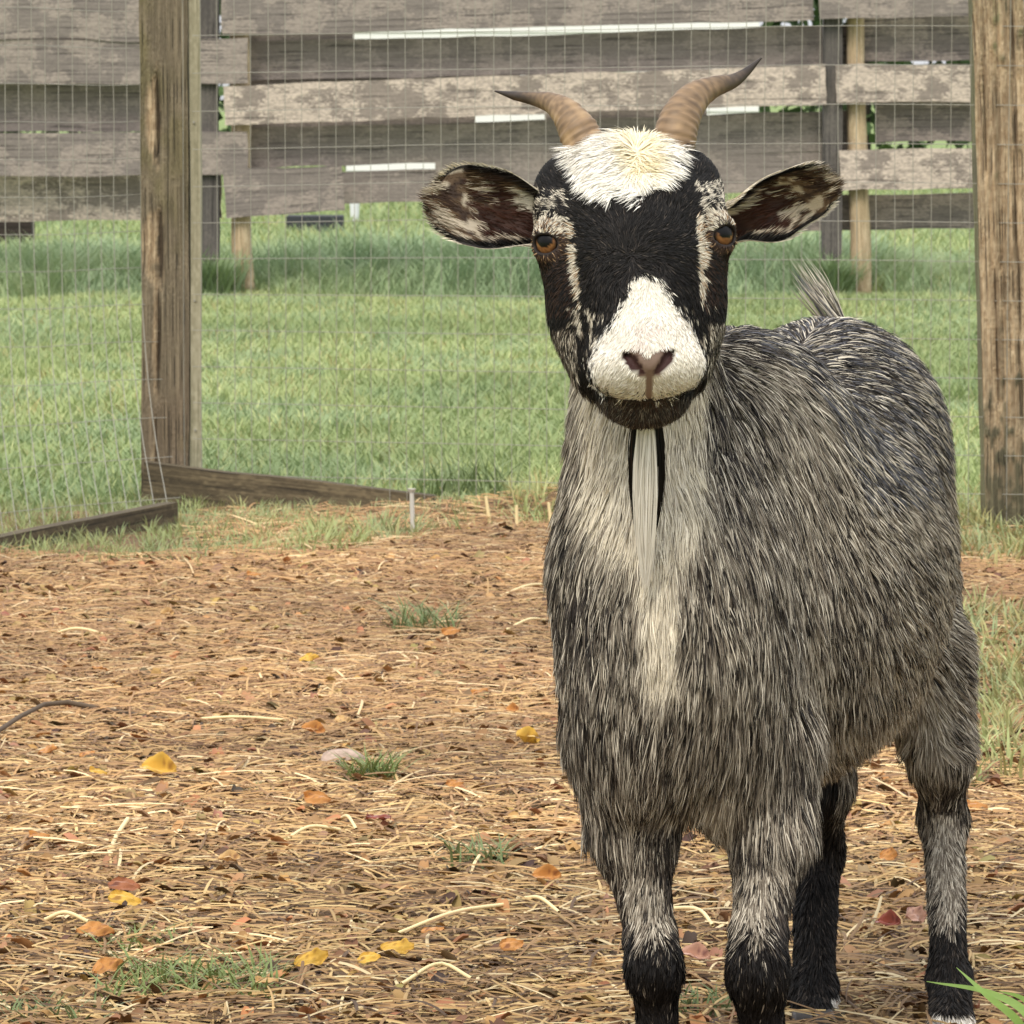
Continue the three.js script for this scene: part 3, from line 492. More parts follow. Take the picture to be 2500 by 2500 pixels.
{
  const N = 360000, coat = new Strands(N, 3), r = rng(77), pick = sampler(bodyNet, 78, (x, y, z, nx, ny, nz) => (nz < -0.35 ? 0.35 : 1) * (y < 0.16 ? 2.2 : y < 0.25 ? 1.5 : 1));
  for (let i = 0; i < N; i++) {
    const [p, n] = pick(); if (headField(p.x, p.y, p.z) < -0.002) continue;
    const hind = p.z < -4.77, leg = p.y < 0.26 && (hind ? p.y < 0.28 : p.y < 0.25), tail = p.z < -5.04 && p.y > 0.655 && n.y > -0.3 && Math.hypot(p.x - 0.30, p.z + 5.09) < 0.045 && bodyField(p.x, p.y, p.z) < 0.02;
    const lock = nearestLock(p), clump = 0.62 * lock[3] + 0.38 * fbm(p.x * 34, p.y * 20, p.z * 34), big = noise(p.x * 16, p.y * 13, p.z * 16);
    let L = 0.0195, w = 0.00098, lift = 0.42, droop = 0.22, f;
    const toBack = smooth(-4.48, -4.72, p.z) * (leg ? 0 : 1), chest = smooth(-4.5, -4.42, p.z);
    f = V(0, -1, 0).multiplyScalar(lerp(1, 0.62, toBack)).addScaledVector(BACK, 0.95 * toBack); f.addScaledVector(SIDE, (p.x - 0.13) * 2.2 * (1 - toBack) * smooth(0.35, 0.55, p.y));
    if (p.y > 0.56 && toBack > 0.3) f.addScaledVector(n, 0).addScaledVector(SIDE, 0.5 * Math.sign(n.dot(SIDE)));
    if (leg) { L = p.y < 0.15 ? 0.010 : lerp(0.011, 0.019, smooth(0.15, 0.25, p.y)); w = 0.0010; lift = 0.3; droop = 0.05; }
    else if (p.y < 0.36 && !hind) { L = 0.025; droop = 0.25; }
    else if (hind && p.x > 0.3 && p.y < 0.45) { L = 0.018; }
    if (p.y > 0.46 && p.z > -4.56) { L = 0.021; lift = 0.3; }                   // neck
    if (tail) { if (r() < 0.72) continue; L = 0.05; f = V(-0.75, 1, 0.1); lift = 0.2; droop = 0; w = 0.0014; }
    const j = 0.30; f.x += (r() - 0.5) * j; f.y += (r() - 0.5) * j; f.z += (r() - 0.5) * j;
    const sw = 0.55, sc = 34; f.x += sw * (noise(p.x * sc, p.y * sc, p.z * sc) - 0.5); f.y += sw * (noise(p.x * sc + 9, p.y * sc, p.z * sc) - 0.5); f.z += sw * (noise(p.x * sc, p.y * sc + 9, p.z * sc) - 0.5);
    if (tail) f.normalize(); else tangent(f, n);
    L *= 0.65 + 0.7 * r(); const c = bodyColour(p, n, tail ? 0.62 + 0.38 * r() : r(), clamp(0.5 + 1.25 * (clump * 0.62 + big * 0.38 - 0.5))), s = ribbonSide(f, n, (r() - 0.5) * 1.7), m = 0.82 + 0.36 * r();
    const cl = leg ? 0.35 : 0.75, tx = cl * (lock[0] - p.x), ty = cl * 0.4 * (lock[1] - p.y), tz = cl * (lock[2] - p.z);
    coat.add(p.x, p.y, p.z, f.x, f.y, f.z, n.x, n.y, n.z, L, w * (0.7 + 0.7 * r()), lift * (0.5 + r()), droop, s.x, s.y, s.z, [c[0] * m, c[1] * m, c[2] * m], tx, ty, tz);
  }
  const o = part('coat', coat.geometry(), furMaterial, goat); o.userData = { kind: 'stuff' };
}
const nearEye = (u, v, w, k) => EYES.some((e) => { const d = V(u, v, w).sub(e.c); return d.dot(e.dir) > 0 && eyeGap(e, u, v, w) < k; });
{
  const N = 95000, hair = new Strands(N + 20000, 2), r = rng(99), pick = sampler(headNet, 98, (x, y, z, nx, ny, nz) => nz > -0.2 ? 1 : 0.4);
  for (let i = 0; i < N; i++) {
    const [p, n] = pick(), [u, v, w] = toHead(p.x, p.y, p.z), s = face(v, w);
    if (nearEye(u, v, w, 0.17) || headCut(u, v, w) < 0.22 || noseSkin(u, v, w)) continue;
    if (bodyField(p.x, p.y, p.z) < -0.004) continue;
    let L = 0.0075, wd = 0.00075, lift = 0.35, f;
    f = Hdir(u * 0.10 + 1.2 * (noise(u * 0.6, v * 0.6, 4) - 0.5), lerp(-0.8, 0.9, smooth(-7, 4, s)), -0.35);
    if (w < -5 && s < 0) { f = V(0, -1, -0.3); L = 0.014; wd = 0.001; }
    if (s < -12.8) { L = 0.009; }
    if (polygon(MUZZLE, u, s) && w > -4.2) L = 0.0052;
    for (const e of EYES) { const d = V(u, v, w).sub(e.c); if (d.length() < 2.6) { const o = d.clone().addScaledVector(e.dir, -d.dot(e.dir)); f = Hdir(o.x, o.y, o.z); L = 0.0040; } }
    const poll = polygon(POLL, u, s) && w > -6;
    if (poll) { const top = smooth(5.5, 8.2, s); f = Hdir(clamp((u - 0.5) * 0.8, -0.9, 0.9) * (1 - 0.3 * top) + 1.5 * (noise(u * 1.1, v * 1.1, 1) - 0.5), lerp(-0.35, 0.7, top) + 1.3 * (noise(u * 1.1, v * 1.1, 7) - 0.5), 0.2); L = 0.013 + 0.008 * top; wd = 0.0010; lift = 0.5 + 0.5 * top; }
    const j = 0.5; f.x += (r() - 0.5) * j; f.y += (r() - 0.5) * j; f.z += (r() - 0.5) * j; tangent(f, n);
    const c = faceColour(u, v, w, r()), sd = ribbonSide(f, n, (r() - 0.5) * 1.4), m = 0.85 + 0.3 * r(); L *= 0.7 + 0.6 * r();
    hair.add(p.x, p.y, p.z, f.x, f.y, f.z, n.x, n.y, n.z, L, wd * (0.7 + 0.6 * r()), lift * (0.6 + 0.8 * r()), poll ? 0.1 : 0, sd.x, sd.y, sd.z, [c[0] * m, c[1] * m, c[2] * m]);
  }
  for (const E of EARS) {                                                    // ear hair, inside and out
    for (let i = 0; i < 9000; i++) {
      const inside = r() < 0.55, t = r() * 0.99, a = r() * 1.98 - 0.99, W = E.NA + 1, fi = t * E.NT, fj = (a + 1) / 2 * E.NA, i0 = Math.floor(fi), j0 = Math.floor(fj), list = inside ? E.inner : E.outer, q = list[i0 * W + j0].clone().lerp(list[Math.min(E.NT, i0 + 1) * W + j0], fi - i0).lerp(list[i0 * W + Math.min(E.NA, j0 + 1)], (fj - j0) * 0.5);
      if (inside && t < 0.6 && Math.abs(a) < 0.5 && r() < 0.8) continue;
      const nn = E.n.clone().multiplyScalar(Math.cos(a * 1.2) * (inside ? 1 : -1)).addScaledVector(E.s, -Math.sin(a * 1.2) * (inside ? 1 : -1)).normalize(), f = E.e.clone().addScaledVector(E.s, (inside ? -0.7 : 0.3) * a + (r() - 0.5) * 0.6); tangent(f, nn);
      const c = earColour(t, a * (E.left ? -1 : 1), r(), inside), s = ribbonSide(f, nn, (r() - 0.5) * 1.5), m = 0.8 + 0.4 * r();
      hair.add(q.x, q.y, q.z, f.x, f.y, f.z, nn.x, nn.y, nn.z, (inside ? 0.011 : 0.007) * (0.6 + 0.8 * r()), 0.0008, 0.35, 0, s.x, s.y, s.z, c.map((x) => x * m));
    }
  }
  const o = part('face_hair', hair.geometry(), furMaterial, goat); o.userData = { kind: 'stuff' };
}
{                                                                            // beard: a pale point between two dark locks
  const beard = new Strands(900, 6), r = rng(123), tip = at(1577, 1445, 4.385);
  for (let i = 0; i < 560; i++) {
    const dark = i < 110, side = i % 2 ? 1 : -1, u = dark ? (side > 0 ? 1.0 : -0.7) + 0.75 * (r() - 0.5) : 0.1 + 1.25 * (r() - 0.5), q = H(u * 0.8 + 0.1, -13.0 + 0.5 * r(), -6.6 - 0.7 * r()), e = tip.clone().add(V((dark ? side * 0.004 : 0.006 * (r() - 0.5)), (dark ? 0.03 : 0) + 0.06 * r() * r(), (r() - 0.5) * 0.008 + (dark ? -0.002 : 0)));
    const d = e.sub(q), L = d.length(), f = d.clone().divideScalar(L), bow = V(dark ? side * (0.0035 + 0.0055 * r()) : side * 0.008 * r(), 0, 0.001 + 0.009 * r()), c = dark ? (r() < 0.8 ? COAT.black : COAT.brown) : mixc(COAT.white, COAT.cream, 0.5 * r());
    const n = bow.clone().normalize(); beard.add(q.x, q.y, q.z, f.x, f.y, f.z, n.x, n.y, n.z, L, (dark ? 0.0009 : 0.0011) * (0.7 + 0.6 * r()), bow.length() * 4 / L, 0, 1, 0, 0, mixc(c, c.map((x) => x * 0.6), r() * r()), -bow.x * 1.8, 0, -bow.z * 1.8);
  }
  const o = part('beard', beard.geometry(), furMaterial, goat); o.userData = { kind: 'stuff' };
}
// ---------------------------------------------------------------- horns, eyes, hooves
function horn(points, radii, seed) {
  const curve = new THREE.CatmullRomCurve3(points), NS = 90, NR = 20, pos = [], col = [], idx = [], rc = (t) => { const x = t * (radii.length - 1), i = Math.min(radii.length - 2, Math.floor(x)); return lerp(radii[i], radii[i + 1], x - i); };
  const up = V(0, 0, 1);
  for (let i = 0; i <= NS; i++) {
    const t = i / NS, p = curve.getPoint(t), d = curve.getTangent(t), a = V().crossVectors(d, up).normalize(), b = V().crossVectors(a, d), ring = 0.022 * Math.sin(t * 120 + 2 * noise(t * 20, seed, 1)) * smooth(0.75, 0.2, t) + 0.05 * (noise(t * 30, seed, 0) - 0.5);
    for (let j = 0; j < NR; j++) {
      const g = j / NR * Math.PI * 2, rr = rc(t) * (1 + ring + 0.05 * (noise(Math.cos(g) * 2, Math.sin(g) * 2, t * 12 + seed) - 0.5)), q = p.clone().addScaledVector(a, Math.cos(g) * rr).addScaledVector(b, Math.sin(g) * rr * 0.86);
      pos.push(q.x - GO.x, q.y, q.z - GO.z); const n = clamp(0.75 * noise(t * 55, Math.cos(g) * 5, seed + Math.sin(g) * 5) + 0.35 * noise(t * 130, Math.cos(g) * 9, seed + Math.sin(g) * 9) + 0.16 * Math.sin(t * 120 + 1.6) - 0.05), m = noise(t * 14, Math.cos(g) * 1.5, seed + 5), c = mixc(mixc(rgb(150, 122, 90), rgb(92, 72, 52), n), rgb(178, 148, 112), smooth(0.55, 0.8, m) * 0.6);
      col.push(...mixc(c, rgb(44, 34, 29), smooth(0.38, 0.85, t + 0.25 * (m - 0.5)))); 
    }
  }
  for (let i = 0; i < NS; i++) for (let j = 0; j < NR; j++) { const a = i * NR + j, b = i * NR + (j + 1) % NR; idx.push(a, b, a + NR, b, b + NR, a + NR); }
  const g = new THREE.BufferGeometry(); g.setAttribute('position', new THREE.Float32BufferAttribute(pos, 3)); g.setAttribute('color', new THREE.Float32BufferAttribute(col, 3)); g.setIndex(idx); g.computeVertexNormals(); return g;
}
const hornMaterial = new THREE.MeshStandardMaterial({ vertexColors: true, roughness: 0.55 });
const K = 0.5694, hz = (x, y, d) => at(1000 + x * K, 80 + y * K, d), hr = (r) => r * K * 4.43 / FOCAL;
part('horn', horn([hz(765, 500, 4.43), hz(722, 420, 4.435), hz(676, 350, 4.445), hz(612, 303, 4.46), hz(535, 283, 4.475), hz(450, 270, 4.485), hz(365, 250, 4.495)], [92, 86, 68, 46, 31, 19, 3].map(hr), 1), hornMaterial, goat).userData = { label: 'curved brown horn with its dark tip pointing left' };
part('horn', horn([hz(1130, 510, 4.43), hz(1143, 425, 4.435), hz(1172, 345, 4.445), hz(1225, 275, 4.46), hz(1305, 232, 4.475), hz(1390, 205, 4.49), hz(1450, 162, 4.50), hz(1508, 108, 4.505)], [95, 92, 84, 67, 47, 30, 18, 4].map(hr), 2), hornMaterial, goat).userData = { label: 'curved brown horn with its dark tip pointing up and right' };
{
  const amber = new THREE.MeshPhysicalMaterial({ vertexColors: true, roughness: 0.35, specularIntensity: 0.35, clearcoat: 0.12, clearcoatRoughness: 0.03 });
  for (const e of EYES) {
    const g = new THREE.SphereGeometry(e.r * 0.01, 48, 32), p = g.attributes.position, col = new Float32Array(p.count * 3), dir = Hdir(e.dir.x, e.dir.y, e.dir.z), sideways = V(0, 1, 0).cross(dir).normalize(), up = V().crossVectors(dir, sideways), c = H(e.c.x, e.c.y, e.c.z);
    for (let i = 0; i < p.count; i++) {
      const d = V().fromBufferAttribute(p, i).normalize(), a = Math.acos(clamp(d.dot(dir), -1, 1)), h = d.dot(sideways), k = d.dot(up), n = noise(h * 30, k * 30, e.s * 4);
      let q = a < 0.76 ? mixc(rgb(140, 96, 56), rgb(88, 56, 34), n * 0.7 + 0.5 * smooth(0.5, 0.76, a)) : rgb(24, 17, 15); if (a > 0.62 && a < 0.76) q = mixc(q, rgb(40, 24, 16), smooth(0.62, 0.76, a));
      if (Math.hypot(h / 0.56, (k - 0.2) / 0.46) < 1) q = rgb(9, 7, 9); col.set(q, i * 3);
    }
    g.setAttribute('color', new THREE.BufferAttribute(col, 3));
    part('eye', g, amber, goat).position.set(c.x - GO.x, c.y, c.z - GO.z);
  }
  const hornGrey = new THREE.MeshStandardMaterial({ color: new THREE.Color().setRGB(0.06, 0.05, 0.045), roughness: 0.6 });
  for (const [x, d] of [[1616, 4.46], [1876, 4.46], [2322, 4.80], [1985, 4.88]]) for (const s of [-1, 1]) {    // two claws to a foot
    const sh = new THREE.Shape(); sh.moveTo(-0.022, 0); sh.lineTo(0.03, 0); sh.quadraticCurveTo(0.028, 0.006, 0.012, 0.013); sh.lineTo(-0.018, 0.012); sh.closePath();
    const g = new THREE.ExtrudeGeometry(sh, { depth: 0.013, bevelEnabled: true, bevelSize: 0.003, bevelThickness: 0.003, bevelSegments: 2 }); g.translate(0, 0.003, -0.0065); g.rotateY(-Math.PI / 2);
    const p = at(x, 2600, d), m = part('hoof', g, hornGrey, goat); m.position.set(p.x - GO.x + s * 0.0105, 0.001, -d - GO.z);
  }
}
// ---------------------------------------------------------------- grass, litter, leaves
const halfView = (z) => 1250 / FOCAL * -z;
function bladeTuft(n, h, spread, w, seed, lean = 0.5) {
  const r = rng(seed), pos = [], idx = [];
  for (let b = 0; b < n; b++) {
    const a = r() * 6.283, R0 = spread * Math.sqrt(r()), x = Math.cos(r() * 6.283) * R0, z = Math.sin(r() * 6.283) * R0, H = h * (0.55 + 0.6 * r()), l = lean * H * (0.3 + r()), dx = Math.cos(a), dz = Math.sin(a), o = pos.length / 3, ww = w * (0.7 + 0.6 * r()), fa = a + 1.57 + (r() - 0.5);
    const sx = Math.cos(fa) * ww / 2, sz = Math.sin(fa) * ww / 2;
    for (let i = 0; i < 3; i++) { const t = i / 3, q = t * t, k = 1 - 0.5 * q; pos.push(x + dx * l * q - sx * k, H * t * (1 - 0.15 * q), z + dz * l * q - sz * k, x + dx * l * q + sx * k, H * t * (1 - 0.15 * q), z + dz * l * q + sz * k); }
    pos.push(x + dx * l, H * 0.86, z + dz * l); idx.push(o, o + 1, o + 2, o + 1, o + 3, o + 2, o + 2, o + 3, o + 4, o + 3, o + 5, o + 4, o + 4, o + 5, o + 6);
  }
  const g = new THREE.BufferGeometry(); g.setAttribute('position', new THREE.Float32BufferAttribute(pos, 3)); g.setIndex(idx); g.computeVertexNormals(); return g;
}
const leafMaterial = new THREE.MeshPhysicalMaterial({ color: 0xffffff, roughness: 0.9, transmission: 0.3, thickness: 0, side: THREE.DoubleSide });
function scatter(name, geometry, material, list) {                           // list of [position, yaw, tilt, scale, colour]
  const m = new THREE.InstancedMesh(geometry, material, list.length), o = new THREE.Object3D(), c = new THREE.Color(); o.rotation.order = 'YXZ';
  list.forEach(([p, yaw, tilt, s, col, roll = 0], i) => { o.position.copy(p); o.rotation.set(tilt, yaw, roll); Array.isArray(s) ? o.scale.set(...s) : o.scale.setScalar(s); o.updateMatrix(); m.setMatrixAt(i, o.matrix); m.setColorAt(i, c.setRGB(...col)); });
  return setting(m, name, 'stuff');
}
const GREEN = [rgb(156, 172, 112), rgb(178, 190, 130), rgb(130, 150, 96), rgb(198, 204, 144), rgb(148, 170, 130)];
const grassColour = (r, x, z) => { const n = fbm(x * 1.1, 2, z * 0.9), m = noise(x * 5, 1, z * 3); let c = mixc(GREEN[0], GREEN[1], r()); if (m > 0.55) c = mixc(c, GREEN[4], 0.6); if (r() < 0.15) c = GREEN[3]; if (r() < 0.06) c = rgb(176, 164, 110); return mixc(c, GREEN[2], smooth(0.42, 0.65, n) * 0.5); };
const fenceFoot = -10.25;
{
  const r = rng(301), lists = [[], [], []];
  for (let i = 0; i < 66000; i++) { const z = lerp(fenceFoot, -21.2, Math.pow(r(), 0.9)), x = (r() * 2 - 1) * (halfView(z) + 0.9); if (z > lerp(-10.93, -10.3, smooth(-0.16, 0.08, x))) continue; const s = 0.75 + 0.5 * r(); lists[i % 3].push([V(x, -0.012, z), r() * 6.283, 0, [s, s * (0.6 + 0.7 * noise(x * 2, 0, z * 2)), s], grassColour(r, x, z)]); }
  for (let i = 0; i < 26000; i++) { const z = lerp(-21, -46, r()), x = (r() * 2 - 1) * (halfView(z) + 0.5), s = 1.1 + 0.8 * r() - z / 60; lists[i % 3].push([V(x, -0.012, z), r() * 6.283, 0, s, grassColour(r, x, z)]); }
  lists.forEach((l, k) => scatter(numbered('lawn_grass'), bladeTuft(7, 0.062, 0.035, 0.0045, 40 + k, 0.7), leafMaterial, l));
  const tall = [];
  for (let i = 0; i < 9000; i++) { const z = -20.4 - 2.4 * r(), x = (r() * 2 - 1) * (halfView(z) + 0.4), n = noise(x * 1.6, 5, z), gate = smooth(-20.3, -21.3, z); if (r() > 0.25 + 0.75 * gate || (z > -21.12 && [591, 2093].some((q) => Math.abs(x - at(q, 700, 21).x) < 0.13))) continue; const s = (0.3 + 0.7 * gate) * (0.4 + 0.75 * n + 0.3 * r()); tall.push([V(x, -0.012, z), r() * 6.283, 0, s, mixc(grassColour(r, x, z), rgb(150, 178, 146), 0.25 + 0.35 * n)]); }
  for (let i = 0; i < 260; i++) { const c = at(i % 2 ? 517 : 2022, 700, 20.75), x = c.x + (r() - 0.5) * 0.11; tall.push([V(x, -0.012, -20.75 - 0.12 * r()), r() * 6.283, 0, 0.55 + 0.6 * r(), mixc(GREEN[2], GREEN[4], r())]); }
  scatter('tall_grass', bladeTuft(8, 0.24, 0.06, 0.007, 55, 0.9), leafMaterial, tall);
}
// loose straw, chopped stalks and leaf crumbs over the pen floor
const STRAW = [rgb(208, 178, 122), rgb(190, 156, 102), rgb(230, 208, 162), rgb(156, 122, 82), rgb(130, 98, 64), rgb(94, 70, 47), rgb(176, 138, 88), rgb(68, 50, 36)];
function stalk(L, w, bend, seed) {                                           // a flattened split stem
  const pos = [], idx = [], r = rng(seed), n = 4, k1 = (r() - 0.5) * 2;
  for (let i = 0; i <= n; i++) { const t = i / n - 0.5, y = bend * L * (0.25 - t * t) * 2, z = k1 * bend * L * t * t * 2, ww = w / 2 * (1 - 0.35 * Math.abs(t)); pos.push(t * L, y, z - ww, t * L, y + w * 0.3, z, t * L, y, z + ww); }
  for (let i = 0; i < n; i++) { const a = i * 3, b = a + 3; idx.push(a, a + 1, b, a + 1, b + 1, b, a + 1, a + 2, b + 1, a + 2, b + 2, b + 1); }
  const g = new THREE.BufferGeometry(); g.setAttribute('position', new THREE.Float32BufferAttribute(pos, 3)); g.setIndex(idx); g.computeVertexNormals(); return g;
}
function flake(L, w, curl, seed) {                                           // a curled dry leaf
  const pos = [], idx = [], n = 6, r = rng(seed), ph = r() * 3;
  for (let i = 0; i <= n; i++) { const t = i / n, hw = w / 2 * Math.pow(Math.sin(Math.PI * clamp(0.06 + 0.9 * t)), 0.7) * (0.95 + 0.08 * Math.sin(t * 9 + ph)), y = curl * L * Math.sin(t * 3 + ph) * 0.35; pos.push((t - 0.5) * L, y + curl * hw, -hw, (t - 0.5) * L, y, 0, (t - 0.5) * L, y + curl * hw * 1.3, hw); }
  for (let i = 0; i < n; i++) { const a = i * 3, b = a + 3; idx.push(a, a + 1, b, a + 1, b + 1, b, a + 1, a + 2, b + 1, a + 2, b + 2, b + 1); }
  const g = new THREE.BufferGeometry(); g.setAttribute('position', new THREE.Float32BufferAttribute(pos, 3)); g.setIndex(idx); g.computeVertexNormals(); return g;
}
const strawMaterial = new THREE.MeshStandardMaterial({ color: 0xffffff, roughness: 0.75, side: THREE.DoubleSide });
const penEdge = (x) => -9.75 - 0.12 * Math.sin(x * 3) + 0.3 * (noise(x * 3, 4, 4) - 0.5) - 0.70 * smooth(-0.42, 0.0, x) + 1.0 * smooth(0.5, 0.9, x);   // where litter gives way to grass
const weedy = (x, z) => Math.max(smooth(0.52, 0.66, x) * smooth(-6.3, -7.0, z) * smooth(-8.85, -8.5, z), 0);                 // thin grass right of the goat
{
  const r = rng(404), kinds = [stalk(0.055, 0.0034, 0.05, 1), stalk(0.085, 0.0032, 0.10, 2), stalk(0.036, 0.0046, 0.1, 3), stalk(0.12, 0.0030, 0.06, 4)], lists = kinds.map(() => []);
  for (let i = 0; i < 140000; i++) {
    const z = -lerp(4.2, 10.75, Math.pow(r(), 0.85)), x = (r() * 2 - 1) * (halfView(z) + 0.55); if (z < penEdge(x) - 0.12 * r() && !(x > -0.62 && z > -10.7 && r() < 0.35)) continue;
    const dens = (0.22 + 1.15 * fbm(x * 3, 8, z * 3)) * lerp(0.72, 1, smooth(-5.2, -6.6, z)), tone = 0.52 + 0.74 * fbm(x * 2.3 + 4, 1, z * 1.6); if (r() > dens || r() < weedy(x, z) * 0.7) continue;
    const far = smooth(-5, -8, z), q = r(); let c = q < 0.20 ? STRAW[0] : q < 0.40 ? STRAW[1] : q < 0.47 ? STRAW[2] : q < 0.70 ? STRAW[3] : q < 0.82 ? STRAW[6] : q < 0.92 ? STRAW[4] : STRAW[5];
    c = mixc(c, rgb(186, 140, 98), 0.35 * far); const m = tone * (0.75 + 0.45 * r()), h = r();
    lists[q < 0.3 ? 0 : h < 0.4 ? 1 : h < 0.75 ? 2 : 3].push([V(x, floorHeight(x, z) + 0.002 + 0.014 * r() * r(), z), r() * 6.283, (r() - 0.5) * 0.4, 0.6 + 0.65 * r(), c.map((k) => k * m), (r() - 0.5) * (0.25 + 0.5 * r() * r())]);
  }
  lists.forEach((l, k) => scatter(numbered('straw_litter'), kinds[k], strawMaterial, l));
  const fl = [flake(0.024, 0.014, 0.5, 5), flake(0.034, 0.016, 0.8, 6)], ll = [[], []];
  for (let i = 0; i < 15000; i++) { const z = -lerp(4.2, 10.3, Math.pow(r(), 0.85)), x = (r() * 2 - 1) * (halfView(z) + 0.55); if (z < penEdge(x)) continue; const q = r(), c = q < 0.35 ? STRAW[3] : q < 0.55 ? STRAW[4] : q < 0.75 ? STRAW[6] : q < 0.9 ? STRAW[5] : STRAW[7]; ll[i % 2].push([V(x, floorHeight(x, z) + 0.003, z), r() * 6.283, (r() - 0.5) * 0.6, 0.5 + 0.6 * r(), c.map((k) => k * (0.8 + 0.4 * r())), (r() - 0.5) * 0.6]); }
  ll.forEach((l, k) => scatter(numbered('leaf_litter'), fl[k], strawMaterial, l));
  const edge = [];
  for (let i = 0; i < 15000; i++) {                                           // grass creeping in from the fence and right of the goat
    const z = lerp(-6.4, -10.85, r()), x = (r() * 2 - 1) * (halfView(z) + 0.55), e = smooth(penEdge(x) + 0.22, penEdge(x) - 0.2, z), k = Math.max(e, weedy(x, z) * 0.8); if (r() > k) continue;
    edge.push([V(x, floorHeight(x, z) - 0.004, z), r() * 6.283, 0, (0.5 + 0.6 * r()) * (x < -0.4 ? 0.66 : z < -10.2 && x < 0 ? 0.5 : 1), mixc(grassColour(r, x, z), rgb(158, 140, 84), (x > 0.4 ? 0.8 : 0.45) * r())]);
  }
  scatter('edge_grass', bladeTuft(6, 0.06, 0.03, 0.004, 77, 0.9), leafMaterial, edge);
}
// leaves one can pick out: a blade with a rib, buckled and spotted
function leafShape(L, w, seed) {
  const nx = 12, nz = 8, pos = [], col = [], idx = [];
  for (let i = 0; i <= nx; i++) for (let j = 0; j <= nz; j++) {
    const t = i / nx, a = j / nz * 2 - 1, tooth = 1 + 0.16 * (noise(i * 1.7, a > 0 ? 3 : 8, seed) - 0.5), hw = w / 2 * Math.pow(Math.sin(Math.PI * (0.03 + 0.94 * Math.pow(t, 0.8))), 0.8) * tooth;
    const y = 0.35 * hw * a * a * (noise(seed, 2, 5) + 0.3) + 0.36 * L * (noise(t * 2.6, a * 1.2 + 4, seed * 3) - 0.5) + 0.12 * L * (noise(t * 7, a * 4, seed) - 0.5), s = noise(t * 9, a * 6, seed + 40), m = (0.72 + 0.4 * noise(t * 4, a * 3, seed + 9)) * (s > 0.78 ? 0.55 : 1) * (Math.abs(a) < 0.14 ? 1.12 : 1);
    pos.push((t - 0.5) * L, y, a * hw); col.push(m, m * (s > 0.78 ? 0.85 : 1), m * 0.95);
  }
  for (let i = 0; i < nx; i++) for (let j = 0; j < nz; j++) { const a = i * (nz + 1) + j, b = a + 1, c = a + nz + 1, d = c + 1; idx.push(a, b, c, b, d, c); }
  const g = new THREE.BufferGeometry(); g.setAttribute('position', new THREE.Float32BufferAttribute(pos, 3)); g.setAttribute('color', new THREE.Float32BufferAttribute(col, 3)); g.setIndex(idx); g.computeVertexNormals(); return g;
}
